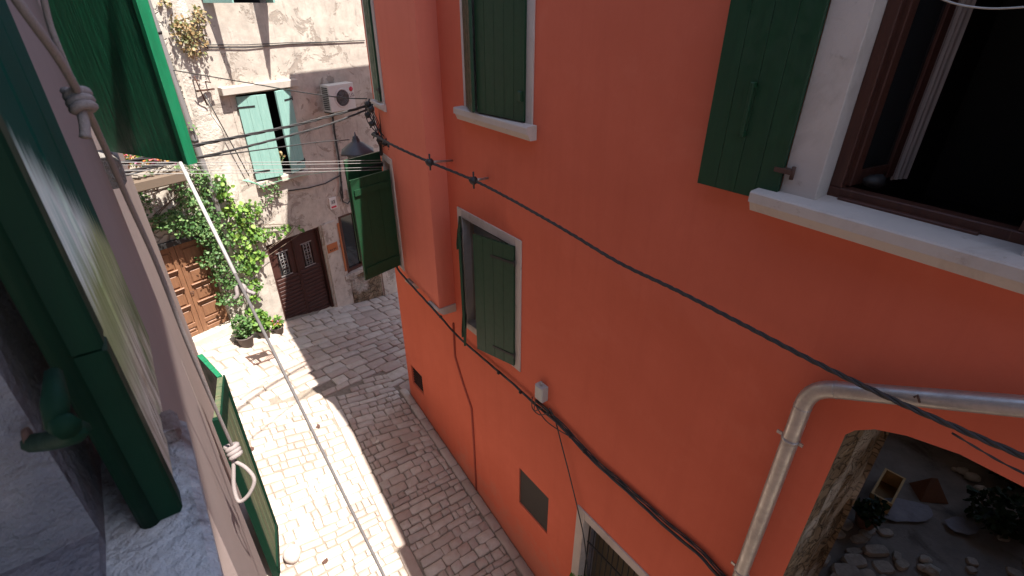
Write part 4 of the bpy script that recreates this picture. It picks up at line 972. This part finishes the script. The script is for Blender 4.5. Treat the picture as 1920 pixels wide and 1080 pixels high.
# ================================================================== PLANTS
def climb(name, label, spots, mat, size, dens, stemmat='stem', out=.12, thick=.16):
    base = FAR.at(*spots[0][:2], .1); base.z = gz(base.x, base.y)
    t = thing(name, base, label, 'climbing plant'); mb = MB()
    for (px, py, rad) in spots:
        c = FAR.at(px, py, out); n = int(dens * rad * rad * 1900)
        leaves(mb, c, n, lambda u, rad=rad: FAR.d * u.x * rad + Vector((0, 0, u.z * rad)) + FAR.n * u.y * thick, size, FAR.n, .5)
    mb.build('foliage', M[mat], t); mb = MB()
    for k in range(3):
        pts = []
        for (px, py, rad) in spots[::max(1, len(spots) // 5)]: pts.append(FAR.at(px + random.uniform(-12, 12), py + random.uniform(-8, 8), random.uniform(.03, .12)))
        mb.tube(cat(sorted(pts, key=lambda p: p.z), 4), .006, 5)
    mb.build('stem', M[stemmat], t); return t
climb('climbing_vine', 'broad leaved green vine climbing between the two doors', ((470, 590, .12), (475, 560, .14), (478, 530, .15), (470, 500, .2), (455, 470, .24), (470, 440, .25), (440, 430, .25), (455, 405, .22), (475, 395, .2), (430, 390, .2), (500, 440, .14), (520, 436, .12), (420, 360, .18), (415, 340, .14), (540, 430, .09), (560, 426, .06), (480, 480, .18)), 'vine', .085, .95)
climb('jasmine', 'fine leaved dark green jasmine spreading over the orange door', ((420, 560, .16), (430, 530, .17), (415, 500, .2), (400, 470, .22), (390, 440, .25), (370, 425, .25), (345, 425, .22), (320, 415, .2), (300, 418, .15), (375, 390, .24), (350, 370, .18), (390, 350, .2), (375, 330, .15), (400, 415, .25), (420, 450, .22), (440, 500, .18), (450, 530, .14), (330, 400, .15), (445, 560, .12), (385, 490, .14), (405, 520, .12)), 'ivy', .055, 2.0, thick=.2)
climb('hanging_ivy', 'thin green ivy hanging from the sill of the teal shuttered window', ((522, 300, .09), (520, 330, .11), (515, 350, .12), (505, 370, .12), (525, 365, .10), (495, 350, .09), (490, 385, .1)), 'ivy', .045, 1.0, thick=.1)
climb('wall_creeper', 'sparse green creeper hanging on the stone house at the far left', ((260, 360, .2), (272, 385, .2), (280, 330, .1), (345, 320, .18), (340, 345, .2), (355, 300, .12), (290, 410, .12), (365, 250, .10), (350, 230, .08), (330, 330, .15)), 'ivy', .05, .75, thick=.1)
climb('dry_hanging_plant', 'half dry yellow and green plant hanging high on the stone house wall', ((340, 60, .2), (350, 80, .18), (365, 50, .18), (375, 75, .14), (335, 40, .14), (362, 100, .12), (378, 30, .12), (365, 20, .1), (380, 100, .06), (310, 5, .1)), 'dry', .05, 1.7, thick=.18)
def potted(px, py, r, h, label, foliage, size, n, hgt, mat='vine', flowers=0):
    c = gnd(px, py); t = thing('potted_plant', c, label, 'potted plant', 'potted plants beside the orange door')
    pt = MB().lathe(c, [(r * .72, -.02), (r * .98, h * .9), (r * 1.07, h * .9), (r * 1.07, h), (r * .95, h), (r * .9, h * .88)], 18).build('pot', M['terracotta'], t)
    MB().lathe(c, [(r * .9, h * .86), (r * .88, h * .9)], 14).build('soil', M['soil'], pt)
    mb = MB(); leaves(mb, c + Vector((0, 0, h + hgt * .5)), n, (foliage, foliage, hgt * .6), size); mb.build('foliage', M[mat], t)
    mb = MB()
    for k in range(7): a = random.uniform(0, 6.28); mb.tube([c + Vector((0, 0, h * .85)), c + Vector((math.cos(a) * foliage * .5, math.sin(a) * foliage * .5, h + hgt * .8))], .006, 5)
    mb.build('stem', M['stem'], t)
    if flowers:
        mb = MB(); leaves(mb, c + Vector((0, 0, h + hgt * .6)), flowers, (foliage, foliage, hgt * .4), .045); mb.build('petals', M['flower'], t)
potted(464, 648, .17, .27, 'large dark pot with a leafy bush, leftmost of the pots by the orange door', .2, .07, 420, .45, 'ivy')
potted(497, 632, .14, .22, 'dark pot with bright green leaves, middle of the pots by the doors', .19, .09, 380, .42, 'vine', 12)
potted(524, 624, .12, .18, 'small pot with red and purple flowers nearest the brown double door', .13, .06, 200, .2, 'vine', 60)
c = FAR.at(552, 300, .1)
# plant in the teal window
mb = MB(); c = FAR.at(521, 290, .05); leaves(mb, c, 90, (.12, .12, .1), .05, FAR.n); 
t = thing('window_sill_flowers', c - Vector((0, 0, .1)), 'small orange and green plant on the sill behind the teal shutters', 'plant'); mb.build('foliage', M['dry'], t)
t = thing('balcony_plants', FAR.at(270, 300, .6), 'bright red and yellow flowers in a window box behind the cables at far left', 'plant')
for k, m_ in ((0, 'flower'), (1, 'vine')):
    mb = MB()
    for px in range(225, 345, 12): leaves(mb, FAR.at(px, 297 + random.uniform(-6, 8), .5), 30, (.14, .14, .09), .06)
    mb.build('foliage' if k else 'petals', M[m_], t)
a0 = FAR.m(215, 312, .5)[0]; a1, z1 = FAR.m(345, 318, .5)
MB().box(FAR, a0, a1, z1 - .18, z1 - .0, .4, .6, .02).build('planter_box', M['stem'], t)
# green plant beside the barred doorway
mb = MB(); c = RED.at(1082, 1108, .3); leaves(mb, c, 160, (.22, .18, .13), .07); t = thing('doorway_plant', c - Vector((0, 0, .4)), 'small green plant growing in a pot beside the barred doorway of the red house', 'plant'); mb.build('foliage', M['vine'], t)
MB().lathe(c - Vector((0, 0, .45)), [(.1, -.9), (.16, .25), (.17, .3), (.13, .3)], 14).build('pot', M['terracotta'], t)

# street furniture
g = gnd(491, 671); GF = Frame((g.x, g.y), FAR.d, FAR.n)
dg = thing('drain_grate', g, 'rectangular rusty drain grate set in the paving near the orange door', 'drain grate')
mb = MB()
def gq(u, o, dz): p = g + FAR.d * u + FAR.n * o; p.z = gz(p.x, p.y) + dz; return p
for a0, a1, o0, o1 in ((-.26, .26, -.16, -.13), (-.26, .26, .13, .16), (-.26, -.23, -.13, .13), (.23, .26, -.13, .13)): mb.hexa([gq(a0, o0, 0), gq(a1, o0, 0), gq(a1, o1, 0), gq(a0, o1, 0), gq(a0, o0, .024), gq(a1, o0, .024), gq(a1, o1, .024), gq(a0, o1, .024)])
mb.build('rim', M['rust'], dg); mb = MB()
for k in range(14):
    a0 = -.225 + k * .033; mb.hexa([gq(a0, -.13, 0), gq(a0 + .014, -.13, 0), gq(a0 + .014, .13, 0), gq(a0, .13, 0), gq(a0, -.13, .021), gq(a0 + .014, -.13, .021), gq(a0 + .014, .13, .021), gq(a0, .13, .021)])
mb.build('bars', M['rust'], dg)
MB().add([gq(-.23, -.13, .0178), gq(.23, -.13, .0178), gq(.23, .13, .0178), gq(-.23, .13, .0178)], [(0, 1, 2, 3)]).build('pit', M['black'], dg)
for k, (px, py, lab) in enumerate(((595, 800, 'small round iron cap in the sunlit paving by the rod, upper one'), (471, 843, 'small round iron cap in the paving beside the lower green shutter'), (609, 1052, 'small brown round cap in the sunlit paving at the bottom'), (706, 828, 'round pale access cap among the shaded cobbles'))):
    c = gnd(px, py); tag(MB().lathe(c, [(.05, -.01), (.05, .019), (.042, .022), (.038, .018), (.01, .021)], 16).build('access_cover', M['rust'] if k < 3 else M['step']), lab, 'cover', 'round covers in the paving')
c = gnd(551, 1046)
tag(MB().blob(c + Vector((0, 0, .10)), .13, .13, .16, .15, 16, 10).build('guard_stone', M['frame']), 'rounded pale guard stone on the paving at the foot of the near wall', 'stone')

# ================================================================== OWN HOUSE (left)
own = thing('pink_house', OWN.p(3, -1.5), 'pale pink plastered house with peeling green shutters along the left edge', 'house')
TE = 8.2
wA = (2.66, 3.02, 6.42, 8.0); wL = (2.97, 3.74, 3.15, 4.78); wB = (-.35, .70, 6.36, 8.2)
mb = MB(); wall_grid(mb, OWN, 1.6, TE, -4, 9.5, [wA, wL])
for h in (wA, wL): reveal(mb, OWN, *h, 0, -.18)
mb.add([OWN.p(TE, -4), OWN.p(TE, -4, -6), OWN.p(TE, 9.5, -6), OWN.p(TE, 9.5)], [(0, 1, 2, 3)])
wall_grid(mb, OWN, -10, 1.6, -4, 6.2, []); wall_grid(mb, OWN, -10, wB[0], 6.2, 9.5, [])
mb.build('wall', M['pink'], own)
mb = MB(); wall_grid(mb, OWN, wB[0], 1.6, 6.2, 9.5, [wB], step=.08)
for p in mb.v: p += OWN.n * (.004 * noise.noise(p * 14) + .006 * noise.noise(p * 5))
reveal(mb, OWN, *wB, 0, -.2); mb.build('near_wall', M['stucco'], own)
room(own, OWN, *wA, -.19, -1.0); room(own, OWN, *wL, -.19, -1.0); 
MB().box(OWN, -10, 1.6, 9.5, 9.62, -6, .72).box(OWN, 1.6, TE, 9.501, 9.619, -6, .5).build('roof', M['clay'], own)  # unseen eaves, deepened to keep the near wall and sill in shade
MB().box(OWN, 1.27, 2.6, -3.5, 9.45, -.05, .06, .006).build('thicker_wall_section', M['pink'], own)
# sill of the near window, with its raised far end
SZ = 6.333
mb = MB(); a = -.6; v = []; N_ = 40
for i in range(N_ + 1):
    t_ = -.5 + 1.42 * i / N_; wv = .003 * noise.noise(Vector((t_ * 9, 0, 0)))
    for o, z in ((-.02, SZ - .09), (.115 + wv, SZ - .09), (.122 + wv, SZ - .012), (.112 + wv, SZ), (.06, SZ + .002 * noise.noise(Vector((t_ * 12, 4, 0)))), (-.02, SZ + .002)):
        v.append(OWN.p(t_, z, o))
mb.add(v, [(i * 6 + j, (i + 1) * 6 + j, (i + 1) * 6 + (j + 1) % 6, i * 6 + (j + 1) % 6) for i in range(N_) for j in range(6)] + [tuple(range(6)), tuple(range(N_ * 6, N_ * 6 + 6))])
mb.box(OWN, .86, .92, SZ, SZ + .028, .05, .115, .008)
mb.build('near_sill', M['sillblue'], own)
# weathered leaf folded back on the wall beyond the near window
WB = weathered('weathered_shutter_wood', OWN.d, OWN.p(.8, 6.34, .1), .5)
tw = MB()
for i in range(3): tw.box(OWN, .740 + i * .170 + (.004 if i else 0), .740 + (i + 1) * .170 - .004, 6.34, 8.1, .065, .093 + random.uniform(-.002, .002), .004)
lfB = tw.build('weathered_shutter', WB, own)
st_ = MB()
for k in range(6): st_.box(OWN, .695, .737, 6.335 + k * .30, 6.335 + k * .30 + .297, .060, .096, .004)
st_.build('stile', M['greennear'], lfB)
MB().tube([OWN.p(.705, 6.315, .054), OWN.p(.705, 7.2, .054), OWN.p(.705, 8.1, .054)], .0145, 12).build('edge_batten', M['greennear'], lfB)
# stay hook on the wall
hk = thing('shutter_stay', OWN.p(.5, 6.6, 0), 'green painted iron stay hook bolted to the near wall under the open shutter', 'hook')
def OA(px, py, o): return OWN.at(px, py, o)
mb = MB(); mb.tube(cat([OA(60, 830, .0), OA(95, 826, .03), OA(135, 815, .06), OA(150, 800, .07)], 5), .011, 8); mb.build('arm', M['greennear'], hk)
MB().tube([OA(100, 700, .06), OA(103, 755, .06), OA(108, 800, .055)], [.008, .012, .010], 8).tube([OA(108, 790, .055), OA(128, 802, .065)], .012, 8).build('hook', M['greennear'], hk)
MB().lathe(OA(52, 822, .0), [(.012, -.002), (.013, .003), (.006, .005)], 12, OWN.n).build('rust_plate', M['rust'], hk)
# window A: leaf ajar, sill end
def own_leaf(T0, o0, T1, o1, z0, z1, mat, name, planks=3, edge=None):
    p0, p1 = OWN.p(T0, 0, o0), OWN.p(T1, 0, o1); d_ = (p1 - p0); L = d_.length; d_.normalize(); n_ = Vector((d_.y, -d_.x, 0))
    if n_.dot(OWN.n) < 0: n_ = -n_
    f = Frame((p0.x, p0.y), d_, n_); mb = MB(); pw = L / planks
    for i in range(planks): mb.box(f, i * pw + .002, (i + 1) * pw - .002, z0, z1, -.018, .018 - random.uniform(0, .003), .005)
    o = mb.build(name, M[mat], own)
    if edge: MB().box(f, L + .0, L + .022, z0 - .004, z1, -.024, .026, .006).build('edge_strip', M[edge], o)
    return o, f, L
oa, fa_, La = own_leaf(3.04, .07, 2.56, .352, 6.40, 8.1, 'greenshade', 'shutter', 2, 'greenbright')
ws_ = MB(); v = []
ws_.box(OWN, 2.90, 3.12, 6.25, 6.385, -.1, .105, .02); ws_.build('window_sill', M['greystone'], own)
# lower window leaves ajar
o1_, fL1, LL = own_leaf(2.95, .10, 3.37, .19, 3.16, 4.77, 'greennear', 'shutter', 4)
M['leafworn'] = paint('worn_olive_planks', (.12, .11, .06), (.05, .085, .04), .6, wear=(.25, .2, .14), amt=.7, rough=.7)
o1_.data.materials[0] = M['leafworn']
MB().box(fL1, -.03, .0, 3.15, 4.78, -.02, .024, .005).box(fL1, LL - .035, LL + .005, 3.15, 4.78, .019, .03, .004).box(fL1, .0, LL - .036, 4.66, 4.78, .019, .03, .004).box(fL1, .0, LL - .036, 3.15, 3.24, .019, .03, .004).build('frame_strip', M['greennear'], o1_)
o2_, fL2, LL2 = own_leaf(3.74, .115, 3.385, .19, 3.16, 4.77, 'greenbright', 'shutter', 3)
MB().box(OWN, 2.85, 3.85, 3.0, 3.13, -.1, .13, .015).build('window_sill', M['frame'], own)

# ropes near the own wall
def RP(px, py, o): return OWN.at(px, py, o)
def onray(px, py, t): return O + ray(px, py) * t
rp = thing('tied_rope', onray(440, 845, 2.0), 'grey cotton rope with two knots and a hanging loop running along the pink wall', 'rope')
path = cat([onray(10, -30, .62), onray(60, 40, .66), onray(110, 110, .72), onray(150, 180, .80), onray(190, 262, .95), onray(240, 375, 1.15), onray(296, 500, 1.35), onray(350, 640, 1.55), onray(395, 745, 1.75), onray(438, 842, 1.95)], 8)
mb = MB(); mb.tube(path, .0062, 8); mb.build('rope', M['rope'], rp)
MB().tube(cat([onray(78, -20, .7), onray(92, 40, .72), onray(112, 95, .74), onray(145, 172, .79)], 6), .0042, 8).build('second_strand', M['rope'], rp)
def knot(px, py, t, r, turns=3, pitch=.9):
    c = onray(px, py, t); ax = (onray(px + 30, py + 70, t) - c).normalized(); x = ax.orthogonal().normalized(); y = ax.cross(x)
    return [c + ax * (k / 10 - turns / 2) * r * pitch + (x * math.cos(k * .63) + y * math.sin(k * .63)) * r for k in range(turns * 10 + 1)]
MB().tube(knot(150, 188, .80, .013), .0075, 8).build('knot', M['rope'], rp)
MB().tube(cat([onray(150, 200, .8), onray(158, 230, .8), onray(160, 258, .8)], 4), [.0075] * 8 + [.009], 8).build('rope_tail', M['rope'], rp)
MB().tube(knot(438, 845, 1.95, .018), .0105, 8).build('knot', M['rope'], rp)
MB().tube(cat([onray(438, 855, 1.95), onray(438, 885, 1.95), onray(439, 915, 1.95), onray(448, 940, 1.95), onray(466, 928, 1.95), onray(477, 900, 1.95), onray(462, 878, 1.95), onray(442, 866, 1.95)], 6), .0075, 8).build('loop', M['rope'], rp)
# clothes rod from under the shutter
cl = thing('clothesline_rod', onray(455, 545, 1.55), 'taut white coated line descending from the green shutter across the sunny paving', 'clothesline')
p0, p1 = onray(338, 305, 1.62), onray(722, 1084, 1.35); p2 = p1 + (p1 - p0) * .4
MB().tube([p0, p0.lerp(p1, .305)], .0058, 10).build('line', M['rod'], cl)
MB().tube([p0.lerp(p1, .305), p0.lerp(p1, .62), p1, p2], [.0048, .0042, .0040, .0040], 10).build('lower_line', M['lower_line'], cl)  # lower stretch of the same line, thinner and darker grey
MB().tube(cat([onray(440, 560, 1.54), onray(445, 553, 1.54), onray(444, 540, 1.54), onray(455, 535, 1.55), onray(463, 545, 1.55), onray(478, 551, 1.55)], 5), .006, 8).blob(onray(457, 543, 1.54), .010, .010, .012, .3).build('tie', M['rope'], cl)
